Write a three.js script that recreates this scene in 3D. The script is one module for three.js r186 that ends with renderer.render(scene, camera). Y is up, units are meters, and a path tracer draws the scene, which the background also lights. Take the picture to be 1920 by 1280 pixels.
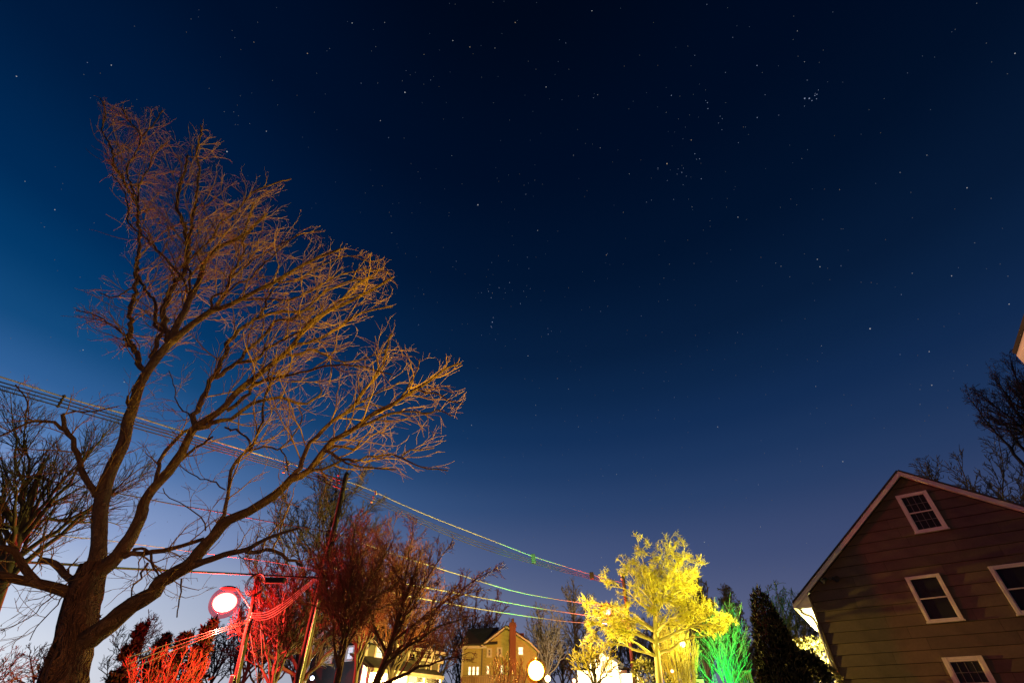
import * as THREE from 'three';
import { RoundedBoxGeometry } from 'three/addons/geometries/RoundedBoxGeometry.js';
import { mergeGeometries } from 'three/addons/utils/BufferGeometryUtils.js';
import { ImprovedNoise } from 'three/addons/math/ImprovedNoise.js';

// ---------------------------------------------------------------- camera, sky, exposure
const scene = new THREE.Scene();
const EYE = new THREE.Vector3(0, 1.6, 0), PITCH = THREE.MathUtils.degToRad(40.2), FOC = 853; // 16 mm lens on a 1920 x 1280 frame
const camera = new THREE.PerspectiveCamera(2 * Math.atan(640 / FOC) * 180 / Math.PI, 1.5, 0.1, 3000);
camera.position.copy(EYE);
camera.rotation.set(PITCH, 0, 0);
const renderer = new THREE.WebGLRenderer();
renderer.toneMapping = THREE.LinearToneMapping;
renderer.toneMappingExposure = 1;
renderer.shadowMap.enabled = true;

const sp = Math.sin(PITCH), cp = Math.cos(PITCH);
// direction of the sight line that meets the photograph at (px, py); z depth 1
function sight(px, py) {
  const u = (px - 960) / FOC, v = (640 - py) / FOC;
  return new THREE.Vector3(u, sp + v * cp, -(cp - v * sp));
}
// the point on that sight line D metres ahead of the camera (measured along the ground)
function at(px, py, D) { const d = sight(px, py); return d.multiplyScalar(D / -d.z).add(EYE); }
const mpp = (px, py, D) => { const d = sight(px, py); return D / -d.z / FOC; };            // metres per photograph pixel there
function toPixel(p) { const x = p.x, y = p.y - EYE.y, z = -p.z, zc = z * cp + y * sp, yc = y * cp - z * sp; return [960 + FOC * x / zc, 640 - FOC * yc / zc, zc]; }
function onPlane(px, py, p0, n) { const d = sight(px, py), t = p0.clone().sub(EYE).dot(n) / d.dot(n); return d.multiplyScalar(t).add(EYE); }

function rng(seed) { let s = seed >>> 0; return () => { s = (s + 0x6d2b79f5) >>> 0; let t = Math.imul(s ^ (s >>> 15), 1 | s); t = (t + Math.imul(t ^ (t >>> 7), 61 | t)) ^ t; return ((t ^ (t >>> 14)) >>> 0) / 4294967296; }; }
const lerp = (a, b, t) => a + (b - a) * t, clamp = (x, a, b) => Math.min(b, Math.max(a, x));
const smooth = (a, b, x) => { const t = clamp((x - a) / (b - a), 0, 1); return t * t * (3 - 2 * t); };

const starSets = [];
{ // twilight sky with stars, computed by direction
  const W = 4096, H = 2048, data = new Float32Array(W * H * 4);
  const keys = [ // elevation, colour away from the afterglow, colour in it
[-90, [.02, .03, .06], [.02, .03, .06]], [0, [.13, .13, .215], [.92, .92, .98]], [4, [.11, .12, .218], [.82, .87, .96]], [9, [.075, .093, .2], [.58, .67, .85]], [14, [.044, .067, .168], [.29, .4, .69]],
    [20, [.02, .046, .132], [.085, .2, .46]], [24, [.0115, .035, .11], [.028, .115, .31]], [28, [.0065, .026, .09], [.006, .068, .205]], [33, [.0038, .0185, .065], [.0008, .04, .14]], [38, [.0022, .0125, .046], [0, .0235, .094]], [48, [.0004, .0068, .028], [0, .011, .05]],
    [60, [0, .004, .0185], [0, .005, .024]], [76, [0, .0024, .0105], [0, .0026, .012]], [90, [0, .0022, .0098], [0, .0023, .0105]]];
  for (let y = 0; y < H; y++) {
    const el = ((y + .5) / H - .5) * 180;
    let k = 0; while (k < keys.length - 2 && el > keys[k + 1][0]) k++;
    const f = smooth(0, 1, (el - keys[k][0]) / (keys[k + 1][0] - keys[k][0])) * .35 + .65 * clamp((el - keys[k][0]) / (keys[k + 1][0] - keys[k][0]), 0, 1);
    const far = [0, 1, 2].map((c) => lerp(keys[k][1][c], keys[k + 1][1][c], f)), glow = [0, 1, 2].map((c) => lerp(keys[k][2][c], keys[k + 1][2][c], f));
    for (let x = 0; x < W; x++) {
      const round = ((x + .5) / W - .5) * 2 * Math.PI, az = Math.atan2(Math.cos(round), -Math.sin(round)) * 180 / Math.PI; // 0 ahead, + right
      let da = az + 58; da = Math.abs(((da + 540) % 360) - 180);
      const g = Math.exp(-((da / 36) ** 2)) * .92 + .08 * Math.exp(-((da / 80) ** 2));
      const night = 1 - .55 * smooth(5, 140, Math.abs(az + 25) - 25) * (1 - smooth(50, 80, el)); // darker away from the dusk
      const o = (y * W + x) * 4;
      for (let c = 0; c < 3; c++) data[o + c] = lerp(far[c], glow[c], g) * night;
      data[o + 3] = 1;
    }
  }
  const spots = [], star = (d, b, tint) => spots.push([d.clone().normalize(), b, tint]);
  const white = [1, 1, 1.05], blue = [.7, .85, 1.3], orange = [1.3, .95, .6];
  const traced = [ // x, y, brightness, tint
    ...[[1320, 360, 1], [1357, 360, 1.1], [1378, 377, .8], [1415, 363, .8], [1401, 337, .7], [1418, 328, .7], [1404, 320, .3], [1318, 422, .3], [1430, 293, .3], [1340, 214, .3], [492, 1003, .6], [478, 843, .6], [454, 847, .35], [440, 803, .5], [336, 952, .8], [307, 925, .35], [349, 918, .3], [372, 982, .35], [298, 966, .35], [219, 1017, .4], [347, 1051, .4], [145, 915, .35], [145, 926, .3], [541, 394, .5], [545, 442, .6], [527, 377, .35], [252, 336, .5], [660, 522, .3], [643, 503, .3], [657, 611, .4], [630, 557, .3], [940, 513, .6], [938, 97, .5], [685, 152, .4], [92, 1174, .4], [53, 1190, .3], [270, 1168, .3], [1343, 771, .2], [1112, 494, .25], [1003, 331, .25], [789, 714, .25]].map(([x, y, b]) => [1200 + x / 4.2675, 100 + y / 4.2675, b, blue]),
    [1200 + 217 / 4.2675, 100 + 882 / 4.2675, 1.4, orange], [1200 + 411 / 4.2675, 100 + 693 / 4.2675, .7, orange],
    ...[[922, 397, .8], [766, 474, .9], [606, 528, .8], [627, 428, .35], [647, 624, .5], [1233, 488, .45], [1086, 712, .5], [677, 922, .6], [665, 990, 1.2], [645, 1053, .9], [655, 1068, .6], [1503, 1170, .6], [1190, 16, .35], [656, 96, .35], [1212, 188, .3], [123, 77, .25], [503, 1185, .3], [710, 1248, .3], [850, 487, .2], [861, 549, .25], [967, 511, .2], [1133, 527, .25], [1181, 443, .2], [1395, 665, .15], [1497, 1085, .25], [1551, 1125, .25]].map(([x, y, b]) => [840 + x / 8, 480 + y / 8, b, blue]),
    [425, 284, 1.5, white], [759, 173, 1, white], [849, 76, .7, white], [713, 226, .7, white], [499, 246, .7, white], [896, 384, 1, white], [1008, 432, .8, white], [881, 88, .7, orange], [928, 90, .4, white], [1110, 20, .9, white], [990, 667, .8, white], [1384, 407, .7, white], [1533, 486, .7, white], [1538, 500, .5, white], [1632, 616, 1.1, white], [1743, 659, .9, white], [1748, 722, .6, white], [1581, 865, .8, white], [1346, 800, .8, white], [607, 722, 1.5, white], [1904, 100, .6, white], [1893, 570, .6, white], [1814, 352, .5, white], [660, 43, .5, white], [208, 122, .7, white], [30, 143, .6, white], [576, 100, .6, orange], [1024, 163, .5, white], [1137, 478, .6, orange], [102, 393, .7, white], [884, 797, .6, white], [1085, 800, .3, white], [232, 716, .7, white], [155, 656, .6, white], [272, 847, .9, white], [1866, 830, .8, orange], [1785, 517, .6, white], [46, 340, .4, white], [1034, 1071, .9, white], [1321, 1016, .5, white], [966, 42, .5, orange], [721, 42, .4, white]];
  for (const [x, y, b, t] of traced) star(sight(x, y), b * .62, t);
  const R = rng(77);
  for (let i = 0; i < 3000; i++) {
    const el = Math.asin(R()), a = R() * 2 * Math.PI, b = .02 + .24 * R() ** 6;
    star(new THREE.Vector3(Math.cos(a) * Math.cos(el), Math.sin(el), Math.sin(a) * Math.cos(el)), b * (.6 + .4 * smooth(.06, .5, el)), R() < .15 ? orange : R() < .5 ? blue : white);
  }
  // the stars are small glowing bodies far away, in a few steps of size and glow
  const ball = new THREE.OctahedronGeometry(1, 1), m4 = new THREE.Matrix4();
  for (const [lo, hi, glow, r, tone] of [[.6, 9, .46, 2.1, 'brightest'], [.3, .6, .38, 1.45, 'bright'], [.15, .3, .28, 1.15, 'middling'], [.07, .15, .17, 1.05, 'faint'], [0, .07, .1, 1.1, 'faintest']]) for (const [tint, hue] of [[white, 'white'], [blue, 'bluish'], [orange, 'orange']]) {
    const mine = spots.filter(([, q, t]) => q >= lo && q < hi && t === tint); if (!mine.length) continue;
    const mat = new THREE.MeshStandardMaterial({ roughness: 1 }), top = Math.max(...tint); mat.color.setRGB(0, 0, 0); mat.emissive.setRGB(tint[0] / top, tint[1] / top, tint[2] / top); mat.emissiveIntensity = glow;
    const stars = new THREE.InstancedMesh(ball, mat, mine.length);
    mine.forEach(([d], k) => stars.setMatrixAt(k, m4.makeScale(r, r, r).setPosition(d.multiplyScalar(2000).add(EYE))));
    stars.name = 'sky_stars'; stars.userData = { kind: 'stuff', label: `${tone} ${hue} stars scattered over the deep blue evening sky` }; scene.add(stars); starSets.push(stars);
  }
  const sky = new THREE.DataTexture(data, W, H, THREE.RGBAFormat, THREE.FloatType);
  sky.mapping = THREE.EquirectangularReflectionMapping; sky.magFilter = THREE.LinearFilter; sky.needsUpdate = true;
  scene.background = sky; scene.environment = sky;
}
const sun = new THREE.DirectionalLight(0xffd9b0, 0.012); // the afterglow beyond the left edge of the frame
sun.position.set(-80, 14, -42); sun.shadow.radius = 30; sun.castShadow = true;
Object.assign(sun.shadow.camera, { left: -60, right: 60, top: 60, bottom: -60, far: 300 });
scene.add(sun, sun.target);

// ---------------------------------------------------------------- helpers
const used = {};
function numbered(name) { const n = used[name] = (used[name] ?? -1) + 1; return n ? name + '_' + String(n).padStart(3, '0') : name; }
starSets.forEach((o) => { o.name = numbered('sky_stars'); });
function tag(o, label, category, group) { o.userData.label = label; if (category) o.userData.category = category; if (group) o.userData.group = group; return o; }
function thing(name, label, category, pos, group) { const o = new THREE.Group(); o.name = numbered(name); if (pos) o.position.copy(pos); scene.add(o); return tag(o, label, category, group); }
function part(parent, name, geo, mat, opt = {}) { // geometry given in world axes relative to the thing's own origin
  const m = new THREE.Mesh(geo, mat); m.name = name; m.castShadow = m.receiveShadow = true;
  if (opt.pos) m.position.copy(opt.pos);
  if (opt.turn) m.rotation.y = opt.turn;
  if (opt.label) m.userData.label = opt.label;
  if (opt.kind) m.userData.kind = opt.kind;
  parent.add(m); return m;
}
function structure(name, geo, mat, pos) { const m = part(scene, name, geo, mat, { kind: 'structure' }); if (pos) m.position.copy(pos); return m; }
const V = (x, y, z) => new THREE.Vector3(x, y, z);

class Geo { // collects tubes, quads and blocks as triangles
  constructor() { this.p = []; this.n = []; this.t = []; this.i = []; }
  v(p, n, u, w) { this.p.push(p.x, p.y, p.z); this.n.push(n.x, n.y, n.z); this.t.push(u, w); return this.p.length / 3 - 1; }
  tube(pts, rad, sides = 5, rough = 0, R = null, cap = false) {
    const m = pts.length; if (m < 2) return this;
    const T = V(), N = V(), B = V(), d = V(); let len = 0, prev = -1;
    for (let k = 0; k < m; k++) {
      T.subVectors(pts[Math.min(m - 1, k + 1)], pts[Math.max(0, k - 1)]).normalize();
      if (k === 0) N.set(Math.abs(T.y) < .9 ? 0 : 1, Math.abs(T.y) < .9 ? 1 : 0, 0);
      N.addScaledVector(T, -N.dot(T)).normalize(); B.crossVectors(T, N);
      if (k) len += pts[k].distanceTo(pts[k - 1]);
      const row = this.p.length / 3;
      for (let s = 0; s <= sides; s++) {
        const a = (s % sides) / sides * 2 * Math.PI; d.set(0, 0, 0).addScaledVector(N, Math.cos(a)).addScaledVector(B, Math.sin(a));
        const rr = rad[k] * (rough && R ? 1 + rough * R(s % sides, len, pts[k]) : 1);
        this.p.push(pts[k].x + d.x * rr, pts[k].y + d.y * rr, pts[k].z + d.z * rr); this.n.push(d.x, d.y, d.z); this.t.push(s / sides * Math.max(.02, rad[0] * 6.28), len);
      }
      if (prev >= 0) for (let s = 0; s < sides; s++) { const a = prev + s, b = row + s; this.i.push(a, a + 1, b, b, a + 1, b + 1); }
      prev = row;
    }
    if (cap) { const c = this.v(pts[m - 1], T, 0, 0); for (let s = 0; s < sides; s++) this.i.push(prev + s, prev + s + 1, c); }
    return this;
  }
  quad(a, b, c, d, uv = 1) {
    const n = V().subVectors(b, a).cross(V().subVectors(d, a)).normalize(), w = a.distanceTo(b) * uv, h = a.distanceTo(d) * uv;
    const i = this.v(a, n, 0, 0); this.v(b, n, w, 0); this.v(c, n, w, h); this.v(d, n, 0, h); this.i.push(i, i + 1, i + 2, i, i + 2, i + 3); return this;
  }
  tri(a, b, c, n = null) { n = n ?? V().subVectors(b, a).cross(V().subVectors(c, a)).normalize(); const i = this.v(a, n, 0, 0); this.v(b, n, 1, 0); this.v(c, n, .5, 1); this.i.push(i, i + 1, i + 2); return this; }
  prism(poly, n) { // a flat polygon (corner list, convex) made n thick
    const back = poly.map((p) => p.clone().add(n)), m = poly.length;
    for (let k = 1; k < m - 1; k++) { this.tri(back[0], back[k], back[k + 1]); this.tri(poly[0], poly[k + 1], poly[k]); }
    for (let k = 0; k < m; k++) this.quad(poly[k], poly[(k + 1) % m], back[(k + 1) % m], back[k]);
    return this;
  }
  box(o, X, Y, Z) { // a block from corner o along three edges
    const q = (a, b, c) => V().copy(o).addScaledVector(X, a).addScaledVector(Y, b).addScaledVector(Z, c);
    this.quad(q(0, 0, 1), q(1, 0, 1), q(1, 1, 1), q(0, 1, 1)); this.quad(q(1, 0, 0), q(0, 0, 0), q(0, 1, 0), q(1, 1, 0));
    this.quad(q(1, 0, 1), q(1, 0, 0), q(1, 1, 0), q(1, 1, 1)); this.quad(q(0, 0, 0), q(0, 0, 1), q(0, 1, 1), q(0, 1, 0));
    this.quad(q(0, 1, 1), q(1, 1, 1), q(1, 1, 0), q(0, 1, 0)); this.quad(q(0, 0, 0), q(1, 0, 0), q(1, 0, 1), q(0, 0, 1)); return this;
  }
  build(origin) {
    const g = new THREE.BufferGeometry(), p = new Float32Array(this.p);
    if (origin) for (let k = 0; k < p.length; k += 3) { p[k] -= origin.x; p[k + 1] -= origin.y; p[k + 2] -= origin.z; }
    g.setAttribute('position', new THREE.BufferAttribute(p, 3)); g.setAttribute('normal', new THREE.BufferAttribute(new Float32Array(this.n), 3));
    g.setAttribute('uv', new THREE.BufferAttribute(new Float32Array(this.t), 2)); g.setIndex(new THREE.BufferAttribute(new Uint32Array(this.i), 1)); return g;
  }
}

// ---------------------------------------------------------------- procedural textures and materials
const perlin = new ImprovedNoise();
function noiseTex(size, f, srgb = false) { // f(u, v) -> [r, g, b] 0..1, periodic noise is the caller's business
  const d = new Uint8Array(size * size * 4);
  for (let y = 0; y < size; y++) for (let x = 0; x < size; x++) { const c = f(x / size, y / size), o = (y * size + x) * 4; for (let k = 0; k < 3; k++) d[o + k] = clamp(c[k], 0, 1) * 255; d[o + 3] = 255; }
  const t = new THREE.DataTexture(d, size, size); t.wrapS = t.wrapT = THREE.RepeatWrapping; t.magFilter = THREE.LinearFilter; t.minFilter = THREE.LinearMipmapLinearFilter; t.generateMipmaps = true; t.needsUpdate = true;
  if (srgb) t.colorSpace = THREE.SRGBColorSpace; return t;
}
// noise that repeats: fx, fy whole cycles
function pn(u, v, fx, fy, z) { const a = u * 2 * Math.PI, b = v * 2 * Math.PI; return perlin.noise(Math.cos(a) * fx / 6.28 + z, Math.sin(a) * fx / 6.28 + Math.cos(b) * fy / 6.28, Math.sin(b) * fy / 6.28 + z * 1.7); }
const barkHeight = (u, v) => { const w = pn(u, v, 6, 5, 3) * .12; const ridge = 1 - Math.abs(pn(u + w, v, 46, 7, 9)) * 2.4; return .5 * ridge + .3 * (1 - Math.abs(pn(u + w, v, 90, 26, 5)) * 2) + .2 * pn(u, v, 160, 120, 2) + .1; };
const barkBump = noiseTex(512, (u, v) => { const h = barkHeight(u, v); return [h, h, h]; });
const barkColor = noiseTex(512, (u, v) => { const h = barkHeight(u, v), l = smooth(.18, .4, pn(u, v, 9, 9, 21) + .3 * pn(u, v, 40, 40, 4)); const k = .45 + .55 * clamp(h, 0, 1); return [k * lerp(1, 1.25, l), k * lerp(.93, 1.25, l), k * lerp(.86, 1.1, l)]; });
const fine = noiseTex(256, (u, v) => { const h = .5 + .5 * (pn(u, v, 60, 60, 1) + .5 * pn(u, v, 140, 140, 3)); return [h, h, h]; });
const blotch = noiseTex(512, (u, v) => { const h = .86 + .2 * pn(u, v, 7, 7, 8) + .12 * pn(u, v, 30, 30, 6) + .08 * pn(u, v, 120, 120, 2); return [h, h * .99, h * .97]; });
const woodGrain = noiseTex(256, (u, v) => { const h = .78 + .25 * pn(u, v, 50, 4, 7) + .15 * pn(u, v, 110, 9, 2); return [h, h, h]; });
const shingleTex = noiseTex(256, (u, v) => { const r = Math.floor(v * 16), c = Math.floor(u * 10 + (r % 2) * .5), q = Math.abs(Math.sin((r * 12.9898 + (c % 10) * 78.233)) * 43758.5453) % 1; const h = .6 + .35 * q + .1 * pn(u, v, 90, 90, 2); return [h, h, h]; });
function rep(t, x, y = x) { const c = t.clone(); c.repeat.set(x, y); c.needsUpdate = true; return c; }
const std = (r, g, b, rough = .85, more = {}) => { const m = new THREE.MeshStandardMaterial({ roughness: rough, ...more }); m.color.setRGB(r, g, b); return m; };
const glowing = (r, g, b, k) => { const m = new THREE.MeshStandardMaterial({ roughness: .4 }); m.color.setRGB(.6, .6, .6); m.emissive.setRGB(r, g, b); m.emissiveIntensity = k; return m; };
const M = {
  bark: std(.2, .11, .068, .95, { map: rep(barkColor, .5), bumpMap: rep(barkBump, .5), bumpScale: .09 }),
  limb: std(.2, .13, .08, .9, { map: rep(barkColor, 1), bumpMap: rep(barkBump, 1), bumpScale: .03 }),
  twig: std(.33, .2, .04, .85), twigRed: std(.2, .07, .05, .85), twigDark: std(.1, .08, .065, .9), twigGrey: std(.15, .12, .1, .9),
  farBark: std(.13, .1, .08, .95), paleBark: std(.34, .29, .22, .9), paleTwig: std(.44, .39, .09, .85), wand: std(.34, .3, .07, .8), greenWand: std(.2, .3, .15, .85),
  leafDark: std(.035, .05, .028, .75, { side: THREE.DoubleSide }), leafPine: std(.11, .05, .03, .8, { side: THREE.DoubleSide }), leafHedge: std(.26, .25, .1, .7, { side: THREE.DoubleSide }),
  pole: std(.075, .07, .05, .9, { map: rep(woodGrain, 1.5, .6), bumpMap: rep(woodGrain, 1.5, .6), bumpScale: .008 }),
  cable: std(.02, .02, .022, .55), neutral: std(.32, .32, .31, .5, { metalness: .3 }), muntin: std(.16, .16, .15, .6), steel: std(.42, .42, .43, .45, { metalness: .7 }), dark: std(.03, .03, .03, .6), porcelain: std(.55, .52, .45, .3),
  brown: std(.118, .084, .058, .75, { map: rep(blotch, .35), bumpMap: rep(woodGrain, .4, 3), bumpScale: .0015 }), trim: std(.74, .7, .64, .55, { map: rep(blotch, .6) }), roof: std(.05, .048, .046, .95, { map: rep(shingleTex, .35), bumpMap: rep(shingleTex, .35), bumpScale: .012 }),
  yellow: std(.52, .46, .19, .8, { map: rep(blotch, .3) }), white: std(.78, .77, .74, .7, { map: rep(blotch, .3) }), grey: std(.2, .19, .16, .8, { map: rep(blotch, .3) }), nearBlack: std(.014, .01, .01, .85),
  brick: std(.26, .09, .06, .9, { map: rep(blotch, 1) }), glass: new THREE.MeshPhysicalMaterial({ roughness: .03, transmission: 1, thickness: 0, specularIntensity: .2 }), room: std(.008, .008, .009, .95), curtain: std(.1, .1, .1, .9),
  fence: std(.28, .17, .1, .9, { map: rep(woodGrain, 2, 1) }), grass: std(.045, .06, .025, .95, { map: rep(fine, .7) }), asphalt: std(.05, .05, .05, .9, { map: rep(fine, 1.5), bumpMap: rep(fine, 1.5), bumpScale: .004 }), concrete: std(.32, .31, .29, .9, { map: rep(blotch, .5) }),
  litWindow: glowing(1, .82, .5, 2.2), coolWindow: glowing(.75, .82, 1, .75), paint: std(.35, .36, .4, .35, { metalness: .2 }),
};

// ---------------------------------------------------------------- ground (below the frame) and road
{
  const g = new THREE.PlaneGeometry(900, 900, 60, 60).rotateX(-Math.PI / 2);
  structure('ground', g, M.grass);
  const road = new Geo(), kerb = new Geo(), walk = new Geo();
  const along = [[-75, 75], [-25, 2], [-5, -29], [14, -51], [60, -104]].map(([x, z]) => V(x, .004, z));
  const curve = new THREE.CatmullRomCurve3(along).getPoints(60);
  for (let k = 0; k < 60; k++) {
    const a = curve[k], b = curve[k + 1], t = V().subVectors(b, a).normalize(), s = V(-t.z, 0, t.x);
    const t2 = V().subVectors(curve[Math.min(60, k + 2)], b).normalize(), s2 = k < 59 ? V(-t2.z, 0, t2.x) : s;
    const off = (p, q, w, y) => V(p.x + q.x * w, y, p.z + q.z * w);
    road.quad(off(a, s, 8.2, .004), off(a, s, 2.2, .004), off(b, s2, 2.2, .004), off(b, s2, 8.2, .004));
    for (const w of [2.05, 8.2]) {
      kerb.quad(off(a, s, w + .15, .12), off(a, s, w, .12), off(b, s2, w, .12), off(b, s2, w + .15, .12));
      kerb.quad(off(a, s, w, .12), off(a, s, w, 0), off(b, s2, w, 0), off(b, s2, w, .12)); kerb.quad(off(a, s, w + .15, 0), off(a, s, w + .15, .12), off(b, s2, w + .15, .12), off(b, s2, w + .15, 0));
    }
  }
  structure('road', road.build(), M.asphalt); structure('kerb', kerb.build(), M.concrete);
}

// ---------------------------------------------------------------- lamps
function lamp(where, color, power, size, { name = 'lamp', label, category = 'lamp', glow = 4, shape = 'bulb', soft = 1, spot = null, out = null, glareGlobe = null } = {}) {
  const o = thing(name, label, category, where);
  const bulb = new THREE.SphereGeometry(size, 20, 14); if (shape === 'lens') bulb.scale(1.05, .8, 1);
  const b = part(o, 'bulb', bulb, glowing(...color, glow)); b.castShadow = false;
  if (glareGlobe) { // tinted glass shell added round the bulb, standing in for lamp glare
    const g = new THREE.MeshPhysicalMaterial({ roughness: glareGlobe.haze, transmission: 1, thickness: 0, specularIntensity: .3, side: THREE.DoubleSide }); g.color.setRGB(...glareGlobe.tint);
    part(o, 'glare_globe', new THREE.SphereGeometry(glareGlobe.r, 28, 18), g).castShadow = false;
  }
  let l;
  if (spot) { l = new THREE.SpotLight(0xffffff, power, 0, spot.angle, spot.blur ?? .5, 2); l.target.position.copy(spot.to); scene.add(l.target); l.position.copy(where); l.castShadow = true; l.color.setRGB(...color); l.shadow.radius = soft * size * 50; l.name = 'lamp_beam'; scene.add(l); }
  else { l = new THREE.PointLight(0xffffff, power, 0, 2); l.color.setRGB(...color); l.castShadow = true; l.shadow.radius = out ? 1.2 : soft * size * 50; l.name = 'bulb_light'; if (out) l.position.copy(out); o.add(l); }
  return o;
}

// ---------------------------------------------------------------- bare trees
const perp = (d, R) => { const a = V(R() - .5, R() - .5, R() - .5); return a.addScaledVector(d, -a.dot(d)).normalize(); };
function bend(dir, angle, R) { return dir.clone().multiplyScalar(Math.cos(angle)).addScaledVector(perp(dir, R), Math.sin(angle)).normalize(); }
function wander(start, dir, len, n, wob, up, R) { // a crooked path
  const pts = [start.clone()], d = dir.clone(), p = start.clone();
  for (let k = 0; k < n; k++) { d.x += (R() - .5) * wob; d.y += (R() - .5) * wob + up; d.z += (R() - .5) * wob; d.normalize(); p.addScaledVector(d, len / n); pts.push(p.clone()); }
  return pts;
}
const taper = (n, a, b, pow = 1) => Array.from({ length: n }, (_, k) => lerp(a, b, (k / (n - 1)) ** pow));
// side shoots along a path, and on them more side shoots
function sprout(G, path, rad, lvl, o, R) {
  const m = path.length - 1; let len = 0; for (let k = 0; k < m; k++) len += path[k].distanceTo(path[k + 1]);
  const spec = o.levels[lvl]; if (!spec) return;
  const n = Math.min(spec.max ?? 99, Math.max(2, Math.round(len / spec.gap)));
  for (let c = 0; c < n; c++) {
    const t = lerp(spec.from, 1, (c + R()) / n), f = Math.min(m - 1e-4, t * m), k = Math.floor(f), q = f - k;
    const p = path[k].clone().lerp(path[k + 1], q), tan = V().subVectors(path[k + 1], path[k]).normalize();
    let d = bend(tan, lerp(spec.angle[0], spec.angle[1], R()), R); if (spec.flat) d.y *= spec.flat; d.y += (spec.up ?? 0); if (o.pull) d.addScaledVector(o.pull, spec.pull ?? .2); d.normalize();
    let L = (spec.len * (.35 + .75 * R())) * (1 - .45 * t) + (spec.rel ?? 0) * len * (1 - .6 * t) * (.6 + .6 * R());
    let tries = 0; const end = V(); while (tries < 3 && !o.inside(end.copy(p).addScaledVector(d, L))) { L *= .6; tries++; }
    if (tries === 3 && (lvl > 0 || R() < .6)) continue;
    const r0 = Math.max(o.rmin * 1.15, Math.min(spec.r, lerp(rad[k], rad[k + 1], q) * .62)), segs = spec.segs;
    const pts = wander(p, d, L, segs, spec.wob, spec.lift ?? 0, R), rr = taper(pts.length, r0, Math.max(o.rmin * .8, r0 * .35));
    G.tube(pts, rr, r0 > o.rmin * 3 ? 4 : 3);
    if (spec.bud) for (let b = 0; b < spec.bud; b++) { const e = pts[1 + Math.floor(R() * (pts.length - 1))], bd = bend(d, .5 + R(), R); G.tube([e, e.clone().addScaledVector(bd, spec.budLen * (.5 + R()))], [o.rmin * 1.15, o.rmin * .8], 3); }
    sprout(G, pts, rr, lvl + 1, o, R);
  }
}
const LV = { // how branches divide, by habit
  round: (s, d = 1) => [{ gap: .36 * s / d, from: .22, angle: [.45, 1.0], len: .9 * s, rel: .28, r: .05 * s, segs: 4, wob: .45, up: .22, lift: .05 }, { gap: .2 * s / d, from: .15, angle: [.4, .95], len: .5 * s, rel: .2, r: .02 * s, segs: 3, wob: .45, up: .15 }, { gap: .16 * s / d, from: .1, angle: [.35, .9], len: .42 * s, r: .008, segs: 2, wob: .4, up: .12 }],
};
function within(hull, p) { const [x, y] = toPixel(p); let c = false; for (let i = 0, j = hull.length - 1; i < hull.length; j = i++) { const a = hull[i], b = hull[j]; if ((a.y > y) !== (b.y > y) && x < (b.x - a.x) * (y - a.y) / (b.y - a.y) + a.x) c = !c; } return c; }
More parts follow.
